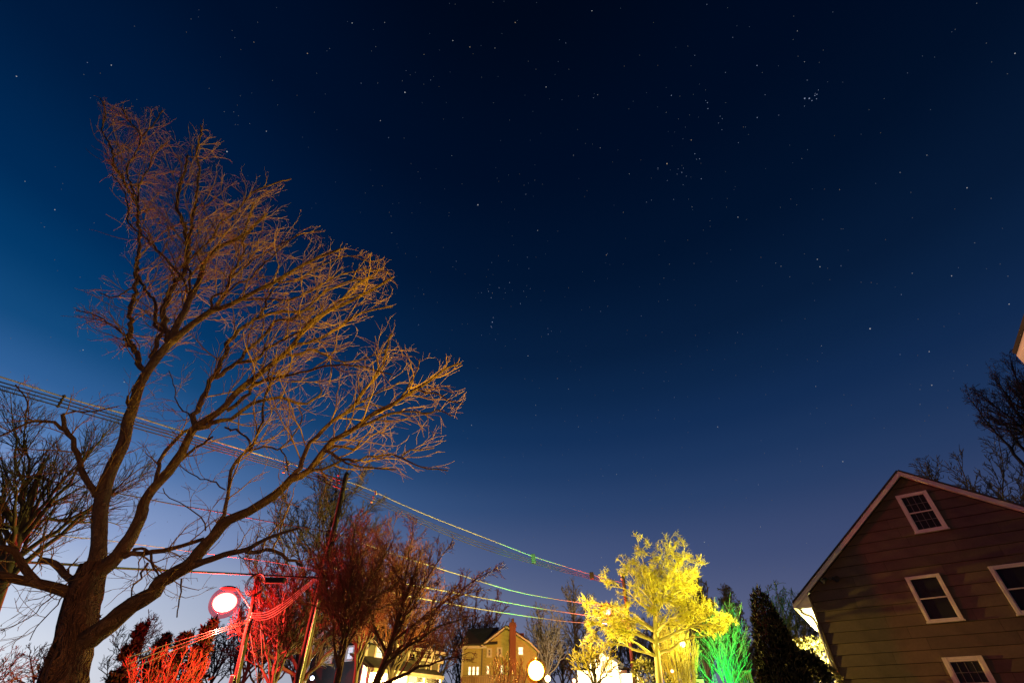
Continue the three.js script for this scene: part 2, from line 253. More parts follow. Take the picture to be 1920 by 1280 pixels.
function bareTree({ name = 'bare_tree', label, group, px, D, crown, y0, trunk = .2, limbs = 7, seed = 1, scale = 1, dens = 1, mats = [M.farBark, M.twigDark], levels, lean = 0, forkAt = .5, rmin, depth = 1, upright = 0, stems, outline, tips, arch = .12, bald }) {
  const R = rng(seed), [x0, x1, yt, yb] = crown, cx = (x0 + x1) / 2;
  const top = at(cx, yt, D), bot = at(cx, yb, D), wide = (at(x1, (yt + yb) / 2, D).x - at(x0, (yt + yb) / 2, D).x) / 2;
  const c = top.clone().lerp(bot, .5), ry = (top.y - bot.y) / 2, rz = wide * depth;
  const base = px !== undefined ? at(px, 1330, D).setY(0) : V(c.x + lean, 0, c.z);
  const hull = outline && new THREE.Shape(outline.map(([x, y]) => new THREE.Vector2(x, y))).getPoints();
  const inside = hull ? (p) => Math.abs(p.z - c.z) < rz && within(hull, p) : (p) => ((p.x - c.x) / wide) ** 2 + ((p.y - c.y) / ry) ** 2 + ((p.z - c.z) / rz) ** 2 < 1;
  const o = thing(name, label, 'tree', base, group), W = new Geo(), T = new Geo();
  rmin = rmin ?? .00042 * D / 1.1;
  const opt = { inside, rmin, levels: levels ?? LV.round(scale, dens) };
  const paths = [];
  if (stems) { // many stems from the base, a vase
    for (let k = 0; k < stems; k++) {
      const a = (k + R() * .7) / stems * 6.283, s = .25 + .75 * Math.sqrt(R()), tip = V(c.x + Math.cos(a) * wide * s * .9, c.y + ry * Math.sqrt(Math.max(0, 1 - s * s)) * (.75 + .25 * R()), c.z + Math.sin(a) * rz * s * .9);
      const b = base.clone().add(V(Math.cos(a) * .25, 0, Math.sin(a) * .25)), mid = b.clone().lerp(tip, .5); mid.y += (tip.y - b.y) * arch;
      const pts = new THREE.QuadraticBezierCurve3(b, mid, tip).getPoints(8).map((p, i) => i ? p.add(V((R() - .5), (R() - .5) * .5, (R() - .5)).multiplyScalar(.12 * scale)) : p);
      const rr = taper(9, trunk, rmin * 1.3); W.tube(pts, rr, 5); paths.push([pts, rr]);
    }
  } else {
    const head = V(lerp(base.x, c.x, .6), Math.max(bot.y + ry * 2 * .12, base.y + 1.2), lerp(base.z, c.z, .6)), lead = V(c.x, c.y + ry * (upright ? .85 : .25), c.z);
    const tp = new THREE.CatmullRomCurve3([base, base.clone().lerp(head, .5).add(V((R() - .5) * .25, 0, (R() - .5) * .25)), head, head.clone().lerp(lead, .5).add(V((R() - .5) * .5 * scale, 0, (R() - .5) * .5)), lead]).getPoints(16);
    const tr = taper(17, trunk, upright ? rmin * 2 : trunk * .3); tr[0] *= 1.35; tr[1] *= 1.1; W.tube(tp, tr, 9);
    paths.push([tp.slice(7), tr.slice(7)]);
    for (let k = 0; k < (tips ? tips.length : limbs); k++) {
      const a = k * 2.39996 + R(), yy = upright ? lerp(-.7, .9, (k + R()) / limbs) : lerp(-.25, .95, (k + .5) / limbs), q = Math.sqrt(1 - yy * yy), tip = tips ? at(tips[k][0], tips[k][1], D + tips[k][2]) : V(c.x + Math.cos(a) * q * wide * .93, c.y + yy * ry * .95, c.z + Math.sin(a) * q * rz * .93);
      const st = tips ? tips[k][3] : upright ? clamp(7 + (yy + .4) * 5, 6, 14) : 7 + R() * 5, s0 = tp[Math.floor(st)], m1 = s0.clone().lerp(tip, .45); m1.y += (tip.distanceTo(s0)) * (upright ? .02 : .1) * (R() + .3); m1.x += (R() - .5) * .5 * scale; m1.z += (R() - .5) * .5 * scale;
      const pts = new THREE.QuadraticBezierCurve3(s0, m1, tip).getPoints(9).map((p, i) => i ? p.add(V(R() - .5, R() - .5, R() - .5).multiplyScalar(.16 * scale)) : p);
      const rr = taper(10, tr[Math.floor(st)] * .62, rmin * 1.3, .8); W.tube(pts, rr, 5); paths.push([pts, rr]);
    }
  }
  for (const [p, r] of paths) sprout(T, p, r, 0, opt, R);
  part(o, 'trunk', W.build(base), mats[0]); part(o, 'crown', T.build(base), mats[1]);
  return o;
}

// ---------------------------------------------------------------- the big bare tree in the left foreground
{
  const R = rng(4242), D0 = 9, origin = at(116, 1345, D0).setY(0);
  const tree = thing('bare_tree', 'huge bare tree with thick dark trunk and spreading limbs in the left foreground', 'tree', origin);
  const known = []; // traced limbs so far: pixel, depth
  const T = new Geo(), paths = [];
  const bumpy = (amp) => (s, len, p) => amp * (perlin.noise(p.x * 4 + s * .45, p.y * 2.2, p.z * 4) * 1.6 + perlin.noise(s * 1.37, len * 1.1, 4.2) * 1.3 + perlin.noise(p.x * 9 + s, p.y * 8, p.z * 9) * .8);
  // a limb: widths in photograph pixels at both ends, how far it swings towards (-) or away from (+) the camera, then its course in the photograph
  function limb(w0, w1, swing, ...xy) {
    const px = []; for (let k = 0; k < xy.length; k += 2) px.push([xy[k], xy[k + 1]]);
    let start = D0, best = 1e9;
    for (const [x, y, d] of known) { const q = Math.hypot(x - px[0][0], y - px[0][1]); if (q < best) { best = q; start = d; } }
    const n = px.length, pts = px.map(([x, y], k) => at(x, y, start + swing * (k / Math.max(1, n - 1)) ** 1.2));
    const c = new THREE.CatmullRomCurve3(pts, false, 'centripetal'), len = c.getLength(), m = Math.max(6, Math.round(len / .16)), P = c.getPoints(m);
    const big = w0 > 12, rad = P.map((p, k) => { const t = k / m, [, , zc] = toPixel(p); return Math.max(.006, lerp(w0, w1, t ** (w0 > 20 && w0 < 80 ? .5 : .8)) / FOC * zc / 2); });
    if (!big) for (let k = 1; k < m; k++) P[k].add(V(R() - .5, R() - .5, R() - .5).multiplyScalar(rad[k] * 1.4 + .02));
    for (let k = 0; k <= m; k++) { const [x, y] = toPixel(P[k]); known.push([x, y, -P[k].z]); }
    const g = new Geo().tube(P, rad, w0 > 40 ? 52 : big ? 26 : w0 > 5 ? 10 : 6, w0 > 40 ? .13 : big ? .13 : .15, bumpy(1), true);
    paths.push([P, rad, w0]);
    return g;
  }
  const limbs = [];
  const add = (...a) => limbs.push(limb(...a));
  // trunk with its flare, then the fork
  const trunk = limb(86, 42, 0, 96, 1400, 108, 1330, 117, 1280, 129, 1235, 144, 1185, 153, 1135, 163, 1095, 178, 1058);
  add(32, 13, .2, 172, 1075, 181, 1050, 186, 1000, 188, 955, 197, 907, 212, 872, 231, 830, 239, 790, 248, 766, 262, 721, 281, 689, 300, 664, 318, 643);
  add(31, 12, -.5, 176, 1075, 207, 1055, 235, 1022, 250, 997, 266, 960, 268, 945, 290, 912, 319, 880, 343, 843, 356, 814, 372, 792);
  add(44, 13, -1, 140, 1225, 160, 1203, 178, 1190, 212, 1163, 250, 1133, 287, 1112, 298, 1092, 330, 1073, 357, 1057, 375, 1032, 400, 1005, 425, 977, 460, 962, 487, 946, 518, 926, 550, 893);
  // top left leader
  add(12, 4, .4, 318, 643, 313, 631, 309, 605, 305, 589, 311, 565, 318, 547, 335, 521, 346, 502, 351, 481, 349, 453, 345, 420, 341, 414, 332, 386, 337, 358, 339, 339, 346, 324, 351, 292);
  add(7, 2, -.6, 350, 485, 353, 451, 361, 412, 366, 382, 370, 345, 374, 311, 367, 290, 376, 253, 376, 234);
  add(13, 4, -.3, 318, 643, 325, 628, 334, 603, 346, 584, 353, 565, 363, 547, 374, 523, 380, 502, 383, 492, 397, 475, 410, 463, 442, 449, 458, 441, 475, 425, 500, 400);
  add(5, 2, .6, 353, 565, 349, 542, 344, 525, 318, 495, 302, 476, 281, 455, 264, 439, 241, 420, 239, 392, 235, 367, 224, 345, 209, 326);
  add(5, 2.5, .3, 353, 560, 354, 514, 352, 491, 381, 461, 397, 447, 414, 416, 430, 407, 453, 384, 481, 356, 512, 345, 545, 335);
  add(13, 4, -.9, 318, 645, 346, 619, 374, 598, 397, 583, 422, 575, 450, 562, 483, 544, 513, 530, 544, 510, 590, 486, 640, 466);
  add(5, 2, -.5, 395, 582, 399, 556, 426, 544, 450, 530, 475, 518, 487, 501, 505, 485, 530, 462, 560, 438);
  add(6, 2.5, .7, 395, 584, 422, 552, 430, 526, 440, 501, 456, 477, 456, 453, 462, 420, 476, 380);
  add(4, 2, -.8, 432, 520, 452, 503, 475, 487, 500, 473, 523, 461, 560, 441, 600, 433);
  add(3.5, 2, .5, 513, 530, 552, 528, 600, 500, 650, 480, 700, 492);
  add(4, 2, -.4, 450, 562, 500, 560, 545, 562, 590, 540, 640, 515, 690, 505, 730, 510);
  // leader at far left
  add(11, 4, .5, 272, 707, 269, 701, 257, 666, 243, 643, 243, 619, 245, 589, 252, 556, 255, 521, 257, 490, 261, 455, 259, 420, 258, 405, 257, 377);
  add(4.5, 2, .6, 257, 379, 241, 358, 227, 330, 212, 309, 211, 287, 201, 264, 191, 246, 197, 212, 188, 184);
  add(4, 2, -.3, 258, 374, 246, 349, 237, 324, 241, 307, 256, 285, 267, 255, 287, 232, 304, 207);
  add(2.5, 2, .2, 267, 255, 242, 227, 227, 202);
  add(3, 2, -.5, 258, 373, 261, 345, 276, 319, 287, 292, 312, 268);
  add(3, 2, .5, 241, 633, 210, 612, 175, 589, 142, 582);
  add(3, 2, .6, 250, 537, 217, 556, 187, 549);
  add(9, 4, .3, 283, 682, 285, 673, 292, 645, 302, 624, 290, 605, 291, 572, 278, 551, 267, 535, 257, 514);
  // right leader's branches
  add(11, 4, .3, 366, 800, 364, 777, 380, 745, 396, 715, 410, 691, 419, 665, 429, 643, 447, 620, 467, 605, 485, 595, 519, 587, 550, 586, 590, 576);
  add(5, 2, .4, 485, 595, 497, 575, 499, 560, 515, 540, 540, 515, 575, 495);
  add(8, 3, -.5, 402, 708, 431, 689, 447, 677, 465, 655, 486, 637, 506, 616, 522, 602, 548, 597, 580, 575, 610, 548, 650, 530, 700, 520);
  add(6, 2.5, -.9, 447, 680, 482, 671, 502, 653, 522, 641, 553, 626, 600, 590, 650, 560, 700, 545);
  add(13, 4, -.8, 372, 796, 400, 779, 421, 762, 441, 738, 461, 720, 486, 702, 506, 685, 526, 669, 540, 657, 561, 630, 580, 605, 609, 586, 646, 570, 683, 551, 715, 533, 735, 520);
  add(6, 2.5, -.3, 540, 657, 559, 647, 599, 635, 619, 626, 657, 597, 688, 583, 736, 575);
  add(7, 2.5, -1, 425, 770, 467, 735, 475, 720, 494, 712, 522, 708, 563, 700, 603, 687, 640, 685, 690, 690, 735, 702);
  add(5, 2, .4, 538, 660, 547, 669, 583, 655, 615, 668, 640, 679, 690, 670, 730, 655);
  add(4, 2, .8, 561, 630, 583, 612, 620, 580, 660, 540, 690, 520, 720, 500);
  add(10, 3, .4, 370, 803, 396, 798, 430, 787, 455, 773, 492, 750, 526, 744, 553, 754, 573, 756, 597, 742, 603, 730);
  add(8, 3, -.3, 393, 1005, 422, 965, 426, 926, 430, 894, 441, 864, 465, 843, 477, 825, 488, 797, 492, 769, 498, 738, 504, 718, 505, 691);
  add(4.5, 2, .3, 463, 846, 502, 837, 526, 842, 555, 807, 567, 783, 560, 760);
  add(3, 2, -.4, 526, 842, 536, 860, 540, 890);
  add(4.5, 3.5, .2, 467, 840, 466, 825, 455, 815, 440, 806, 421, 801);
  add(2.5, 1.5, .5, 422, 918, 398, 902, 372, 896, 350, 884, 335, 868);
  // the lowest limb's upper members
  add(10, 3, .5, 548, 893, 564, 873, 577, 843, 593, 816, 619, 796, 646, 774, 662, 758, 686, 729, 706, 701, 720, 681, 725, 650, 735, 625);
  add(4, 2, -.3, 657, 764, 690, 746, 702, 740, 722, 731, 750, 715);
  add(4, 2, .5, 647, 776, 666, 766, 690, 760, 714, 760, 735, 770);
  add(13, 3, -.7, 548, 897, 572, 888, 592, 866, 607, 845, 625, 825, 641, 817, 670, 800, 686, 786, 706, 772, 733, 760, 749, 750, 767, 737, 792, 723, 810, 711, 830, 695, 844, 687, 865, 681);
  add(6, 2, -.5, 674, 800, 702, 790, 727, 778, 743, 774, 775, 772, 800, 774, 825, 770, 846, 780);
  add(4, 2, .6, 750, 750, 763, 727, 769, 717, 781, 695, 787, 673);
  add(4, 2, -.4, 785, 731, 818, 740, 844, 750, 868, 757);
  add(6, 4, .4, 609, 845, 627, 839, 662, 841, 674, 829);
  add(6, 2, -.5, 612, 845, 629, 857, 647, 861, 670, 863, 690, 857, 733, 853, 753, 857, 773, 870, 804, 878, 840, 882);
  add(6, 2.5, -.2, 580, 885, 599, 880, 625, 872, 639, 863, 651, 866, 674, 874, 702, 878, 743, 880);
  add(3.5, 2, .3, 753, 855, 769, 845, 794, 843, 814, 839);
  // low limb towards the right
  add(14, 4, -1.2, 350, 1063, 390, 1050, 425, 1038, 462, 1030, 487, 1016, 520, 1002, 560, 990);
  add(8, 4, -.6, 462, 1034, 500, 1032, 542, 1047, 567, 1060);
  add(10, 7, .4, 232, 1044, 262, 1037, 287, 1032, 315, 1027, 345, 1020, 382, 1010);
  add(6, 3, -.2, 250, 1030, 272, 1029, 282, 1045, 287, 1070, 297, 1079);
  add(4.5, 2.5, -.3, 277, 1055, 267, 1067, 262, 1085, 247, 1100, 246, 1118);
  add(3, 2, -.2, 340, 1085, 339, 1110, 334, 1135, 331, 1157);
  // left side
  add(22, 13, -.8, 147, 1120, 130, 1112, 100, 1102, 62, 1092, 25, 1085, 0, 1078, -45, 1068);
  add(13, 7, -.6, 66, 1090, 42, 1060, 30, 1037, 15, 1027, 0, 1026, -40, 1030);
  add(13, 9, .5, 155, 1096, 150, 1092, 125, 1082, 107, 1060, 92, 1052, 75, 1049);
  add(4, 2, .2, 125, 1080, 132, 1062, 145, 1047);
  add(12, 7, -.5, 190, 935, 183, 925, 162, 896, 151, 862, 141, 835, 125, 806, 117, 777);
  add(6, 3.5, -.4, 123, 808, 104, 795, 72, 789, 45, 793, 0, 817, -30, 830);
  add(3.5, 2, .3, 117, 776, 127, 774, 159, 771, 191, 769, 220, 762);
  add(3, 2, -.3, 60, 789, 48, 782, 53, 758, 40, 740, 28, 721);
  add(6, 4, -.1, 236, 776, 238, 760, 239, 742);
  add(7, 6, .3, 290, 905, 294, 880, 295, 872, 319, 835, 340, 811, 352, 806);
  add(6, 4, -.5, 340, 862, 369, 838, 398, 819);
  add(3, 1.5, .4, 372, 792, 359, 782, 332, 758, 327, 726, 316, 695);
  add(2.5, 1.5, -.6, 385, 995, 378, 975, 345, 945, 312, 932, 305, 915);
  add(2, 1.5, -.5, 110, 1108, 78, 1135, 50, 1160, 0, 1182);
  add(2.5, 1.5, -.8, 122, 1112, 100, 1140, 70, 1170, 55, 1200);
  add(2, 1.5, -.4, 20, 1092, 0, 1112, -20, 1130);
  const outline = new THREE.Shape([[180, 178], [235, 190], [310, 200], [335, 262], [380, 228], [432, 290], [528, 318], [545, 375], [605, 428], [648, 455], [738, 486], [745, 590], [740, 640], [800, 652], [868, 672], [880, 775], [835, 805], [845, 890], [790, 905], [700, 940], [600, 1000], [572, 1075], [430, 1075], [360, 1165], [300, 1105], [230, 1130], [100, 1150], [80, 1215], [-60, 1215], [-60, 712], [30, 700], [130, 712], [225, 742], [232, 690], [140, 640], [136, 570], [185, 525], [205, 480], [232, 470], [235, 400], [205, 340], [180, 250]].map(([x, y]) => new THREE.Vector2(x, y))).getPoints();
  const inside = (p) => { const [x, y] = toPixel(p); let c = false; for (let i = 0, j = outline.length - 1; i < outline.length; j = i++) { const a = outline[i], b = outline[j]; if ((a.y > y) !== (b.y > y) && x < (b.x - a.x) * (y - a.y) / (b.y - a.y) + a.x) c = !c; } return c; };
  const opt = { inside, rmin: .0036, levels: [
    { gap: .36, from: .08, angle: [.35, .9], len: 1.0, rel: .26, r: .016, segs: 8, wob: .55, up: .1, lift: .02 },
    { gap: .27, from: .1, angle: [.3, .9], len: .6, rel: .13, r: .0085, segs: 4, wob: .36, up: .05 },
    { gap: .21, from: .1, angle: [.3, .75], len: .42, r: .005, segs: 2, wob: .3, up: .03 }] };
  for (const [P, rad, w] of paths) if (w < 14) sprout(T, P, rad.map((r) => Math.min(r, .05)), w < 4.2 ? 0 : 0, opt, R); else if (w < 50) sprout(T, P, rad.map(() => .03), 0, { ...opt, levels: [{ ...opt.levels[0], gap: .42, from: .12, len: .8, rel: .02, r: .011 }, opt.levels[1], opt.levels[2]] }, R);
  part(tree, 'trunk', trunk.build(origin), M.bark);
  for (const g of limbs) part(tree, 'limb', g.build(origin), M.limb);
  part(tree, 'twigs', T.build(origin), M.twig, { kind: 'stuff' });
  // hanging broken twig under the low limb belongs to the twigs
}

// ---------------------------------------------------------------- other bare trees
const nb = (o) => bareTree(o);
nb({ label: 'broad bare tree with a dense round greenish crown behind the big tree at left', px: -40, D: 15, crown: [-170, 268, 762, 1110], trunk: .24, limbs: 15, seed: 11, scale: .95, mats: [std(.085, .085, .05, .9), std(.06, .062, .038, .9)], levels: [{ gap: .3, from: .2, angle: [.35, .8], len: .9, rel: .25, r: .03, segs: 4, wob: .3, up: .15, lift: .04 }, { gap: .2, from: .1, angle: [.3, .7], len: .65, rel: .15, r: .012, segs: 4, wob: .3, up: .15 }, { gap: .15, from: .1, angle: [.25, .7], len: .5, r: .007, segs: 2, wob: .3, up: .1 }] });
nb({ label: 'dark low round-headed bare tree on the horizon left of the big trunk', px: 75, D: 42, crown: [25, 132, 1186, 1330], trunk: .22, limbs: 9, seed: 12, scale: 1.1 });
nb({ label: 'thin bare twigs of a small tree in the bottom left corner', px: -30, D: 24, crown: [-90, 48, 1205, 1340], trunk: .12, limbs: 8, seed: 13, scale: .8 });
nb({ label: 'fine bare tree against the pale sky just right of the big trunk', px: 248, D: 40, crown: [196, 300, 1142, 1310], trunk: .2, limbs: 9, seed: 14, scale: 1.1, upright: 1 });
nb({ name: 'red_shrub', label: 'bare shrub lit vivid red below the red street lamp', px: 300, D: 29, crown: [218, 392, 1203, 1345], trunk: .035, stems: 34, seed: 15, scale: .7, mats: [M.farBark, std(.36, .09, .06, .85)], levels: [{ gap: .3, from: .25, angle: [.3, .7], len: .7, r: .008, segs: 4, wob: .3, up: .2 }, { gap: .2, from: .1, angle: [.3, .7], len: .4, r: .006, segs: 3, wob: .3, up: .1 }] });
nb({ label: 'tall dense bare tree rising behind the wooden utility pole', px: 575, D: 34, crown: [455, 735, 850, 1300], trunk: .34, limbs: 22, seed: 16, scale: 1.1, dens: 1.2, upright: 1, lean: .5, mats: [M.farBark, M.twigDark] });
nb({ label: 'bare tree with a red-lit trunk between the lamp pole and the utility pole', px: 522, D: 27, crown: [440, 615, 1030, 1310], trunk: .2, limbs: 14, seed: 17, scale: .9, dens: 1, mats: [M.farBark, std(.055, .035, .03, .9)] });
nb({ label: 'reddish twisted bare tree with many twigs in front of the dark gable', px: 628, D: 18, crown: [545, 780, 965, 1275], trunk: .15, limbs: 18, seed: 18, scale: .66, dens: 1.15, mats: [M.bark, M.twigRed], lean: -1 });
nb({ label: 'wide reddish bare tree leaning right in front of the dormer windows', D: 18.5, px: 655, crown: [655, 900, 960, 1275], trunk: .17, limbs: 10, seed: 19, scale: .66, dens: 1.2, mats: [M.bark, M.twigRed], outline: [[640, 1010], [690, 990], [760, 960], [850, 1000], [860, 1060], [905, 1070], [945, 1050], [960, 1075], [905, 1130], [880, 1180], [900, 1240], [840, 1250], [780, 1230], [700, 1270], [660, 1240]], tips: [[940, 1060, .3, 9], [850, 1015, -.5, 10], [775, 970, .5, 12], [700, 1000, .6, 13], [660, 1080, .4, 8], [890, 1150, -.6, 7], [880, 1225, .2, 6], [800, 1100, -1, 9], [740, 1060, 1, 10], [830, 1180, 1.2, 8]] });
nb({ label: 'dark bushy bare tree filling the space behind the leaning reddish tree', px: 735, D: 33, crown: [640, 850, 1005, 1300], trunk: .2, limbs: 14, seed: 35, scale: 1.05, mats: [M.farBark, M.twigRed] });
nb({ label: 'fine-twigged red-brown bare tree close behind the utility pole', px: 660, D: 26.5, crown: [585, 800, 945, 1290], trunk: .16, limbs: 15, seed: 38, scale: .95, mats: [M.farBark, M.twigRed] });
nb({ label: 'low dark bare tree at the foot of the tall utility pole', px: 590, D: 44, crown: [500, 650, 1075, 1320], trunk: .2, limbs: 12, seed: 36, scale: 1.15, mats: [M.farBark, M.twigDark] });
nb({ label: 'dark bare tree behind the roof ridge of the dormer house', px: 720, D: 58, crown: [640, 800, 1105, 1310], trunk: .25, limbs: 13, seed: 37, scale: 1.4, mats: [M.farBark, M.twigDark] });
nb({ label: 'dark bare tree standing behind the left end of the yellow house', px: 880, D: 62, crown: [800, 970, 1088, 1300], trunk: .3, limbs: 16, seed: 20, scale: 1.4, dens: .8, mats: [M.farBark, M.twigRed] });
nb({ label: 'bare tree in the gap between the dormer house and the yellow house', px: 830, D: 52, crown: [745, 875, 1120, 1310], trunk: .25, limbs: 15, seed: 21, scale: 1.3, dens: .8, mats: [M.farBark, M.twigRed] });
nb({ label: 'tall upright bare tree with fan-shaped branches right of the yellow house', px: 1085, D: 64, crown: [1030, 1135, 1080, 1300], trunk: .3, limbs: 16, seed: 22, scale: 1.4, dens: .8, upright: 1, mats: [M.farBark, M.twigGrey] });
nb({ label: 'bare tree just right of the chimneys behind the orange lamp glare', px: 1025, D: 58, crown: [978, 1068, 1120, 1300], trunk: .25, limbs: 15, seed: 23, scale: 1.4, dens: .8, mats: [M.farBark, M.twigGrey] });
nb({ label: 'small bare tree with a dark trunk before the floodlit white house', px: 1122, D: 36, crown: [1060, 1165, 1196, 1285], trunk: .15, limbs: 9, seed: 24, scale: .8, mats: [M.nearBlack, M.paleTwig] });
// the floodlit tree
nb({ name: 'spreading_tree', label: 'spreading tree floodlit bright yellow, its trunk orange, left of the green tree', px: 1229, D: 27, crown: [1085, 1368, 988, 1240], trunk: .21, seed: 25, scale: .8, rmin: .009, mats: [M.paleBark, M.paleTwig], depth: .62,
  outline: [[1186, 998], [1208, 1008], [1222, 1020], [1240, 1010], [1262, 990], [1272, 1002], [1296, 1020], [1290, 1036], [1304, 1048], [1326, 1040], [1322, 1072], [1306, 1090], [1336, 1118], [1352, 1144], [1384, 1166], [1352, 1192], [1330, 1188], [1312, 1176], [1292, 1170], [1246, 1180], [1232, 1215], [1214, 1205], [1190, 1200], [1160, 1205], [1120, 1225], [1084, 1204], [1108, 1190], [1096, 1172], [1104, 1150], [1085, 1122], [1112, 1108], [1124, 1075], [1150, 1046], [1190, 1032]],
  tips: [[1265, 996, 0, 13], [1192, 1002, .3, 12], [1292, 1026, -.6, 12], [1322, 1048, -.3, 11], [1340, 1128, -.8, 9], [1380, 1166, -1, 8], [1345, 1184, -.5, 7], [1094, 1122, .5, 9], [1102, 1172, -.6, 8], [1090, 1204, .2, 7], [1130, 1080, -.6, 11], [1160, 1050, .8, 12], [1240, 1060, 1.4, 13], [1215, 1100, -1.6, 11], [1290, 1100, 1.6, 11], [1170, 1140, 1.6, 9], [1300, 1140, -1.6, 9], [1150, 1190, -1.2, 7], [1250, 1120, -2, 10], [1270, 1060, -1.2, 12], [1310, 1075, .8, 11], [1200, 1060, -1, 12], [1120, 1150, 1, 8], [1362, 1152, .6, 8]],
  levels: [{ gap: .34, from: .2, angle: [.5, 1.15], len: 1.25, rel: .14, r: .03, segs: 5, wob: .55, up: 0, flat: .45 }, { gap: .22, from: .1, angle: [.5, 1.1], len: .6, r: .016, segs: 3, wob: .5, up: .08, flat: .5, bud: 4, budLen: .2 }, { gap: .13, from: .1, angle: [.5, 1.1], len: .24, r: .015, segs: 2, wob: .5, up: .2, bud: 4, budLen: .17 }] });
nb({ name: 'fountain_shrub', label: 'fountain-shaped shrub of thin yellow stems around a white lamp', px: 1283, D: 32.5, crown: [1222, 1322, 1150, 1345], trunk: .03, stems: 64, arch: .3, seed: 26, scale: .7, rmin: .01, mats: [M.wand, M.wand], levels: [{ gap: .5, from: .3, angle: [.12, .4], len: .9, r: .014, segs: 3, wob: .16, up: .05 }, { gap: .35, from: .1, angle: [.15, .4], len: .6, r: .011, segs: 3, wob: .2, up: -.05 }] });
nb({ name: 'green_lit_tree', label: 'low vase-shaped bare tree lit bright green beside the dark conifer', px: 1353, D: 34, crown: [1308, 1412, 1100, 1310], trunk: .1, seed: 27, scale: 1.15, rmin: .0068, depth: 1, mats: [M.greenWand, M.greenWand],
  outline: [[1298, 1195], [1316, 1165], [1335, 1150], [1342, 1118], [1350, 1148], [1360, 1116], [1366, 1140], [1372, 1106], [1380, 1140], [1392, 1120], [1397, 1160], [1408, 1185], [1414, 1220], [1410, 1262], [1372, 1278], [1340, 1272], [1312, 1270], [1296, 1250], [1304, 1225]],
  tips: [[1372, 1112, 0.0, 8], [1345, 1125, 0.56, 8], [1392, 1130, -0.56, 7], [1402, 1175, 0.7, 7], [1322, 1160, -0.7, 7], [1310, 1200, 0.7, 7], [1306, 1245, -0.42, 6], [1408, 1225, -0.84, 6], [1360, 1150, 1.4, 8], [1355, 1165, -1.54, 8], [1385, 1180, -1.68, 7], [1330, 1205, -1.4, 7], [1400, 1255, 0.56, 6], [1318, 1262, 0.42, 6]],
  levels: [{ gap: .48, from: .1, angle: [.3, .95], len: 2.1, rel: .1, r: .015, segs: 5, wob: .13, up: .35 }, { gap: .55, from: .1, angle: [.25, .6], len: 1.4, r: .01, segs: 4, wob: .13, up: .35 }, { gap: .5, from: .1, angle: [.2, .6], len: .7, r: .008, segs: 2, wob: .13, up: .2 }] });
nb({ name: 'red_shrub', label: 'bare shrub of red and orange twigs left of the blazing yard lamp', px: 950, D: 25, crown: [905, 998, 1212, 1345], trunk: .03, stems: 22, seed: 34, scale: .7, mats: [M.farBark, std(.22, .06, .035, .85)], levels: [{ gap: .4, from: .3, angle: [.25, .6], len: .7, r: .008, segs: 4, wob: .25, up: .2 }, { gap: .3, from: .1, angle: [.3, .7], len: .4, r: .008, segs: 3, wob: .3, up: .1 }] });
nb({ label: 'dark bare tree peeping over the right shoulder of the yellow tree', px: 1325, D: 60, crown: [1272, 1356, 1062, 1300], trunk: .3, limbs: 18, seed: 28, scale: 1.4, dens: 1.2, rmin: .03 });
nb({ label: 'dark bare tree behind the green tree', px: 1385, D: 62, crown: [1350, 1412, 1090, 1300], trunk: .3, limbs: 17, seed: 29, scale: 1.4, dens: 1.2, rmin: .03, upright: 1 });
nb({ label: 'dark bare oak between the conifer and the eaves of the brown house', px: 1478, D: 52, crown: [1405, 1570, 1080, 1295], trunk: .35, limbs: 13, seed: 30, scale: 1.6, dens: 1.0, rmin: .022, mats: [M.farBark, M.twigDark] });
nb({ label: 'bare tree top showing above the roof of the brown house', D: 46, px: 1840, crown: [1690, 2110, 842, 1210], trunk: .4, limbs: 26, seed: 31, scale: 1.6, dens: .8, rmin: .026, mats: [M.farBark, M.twigDark] });
nb({ label: 'reddish bare branches of a tree reaching in at the right edge', D: 27, px: 2020, crown: [1832, 2140, 662, 885], trunk: .3, limbs: 17, seed: 32, scale: .95, depth: .6, mats: [M.nearBlack, std(.05, .03, .027, .9)] });
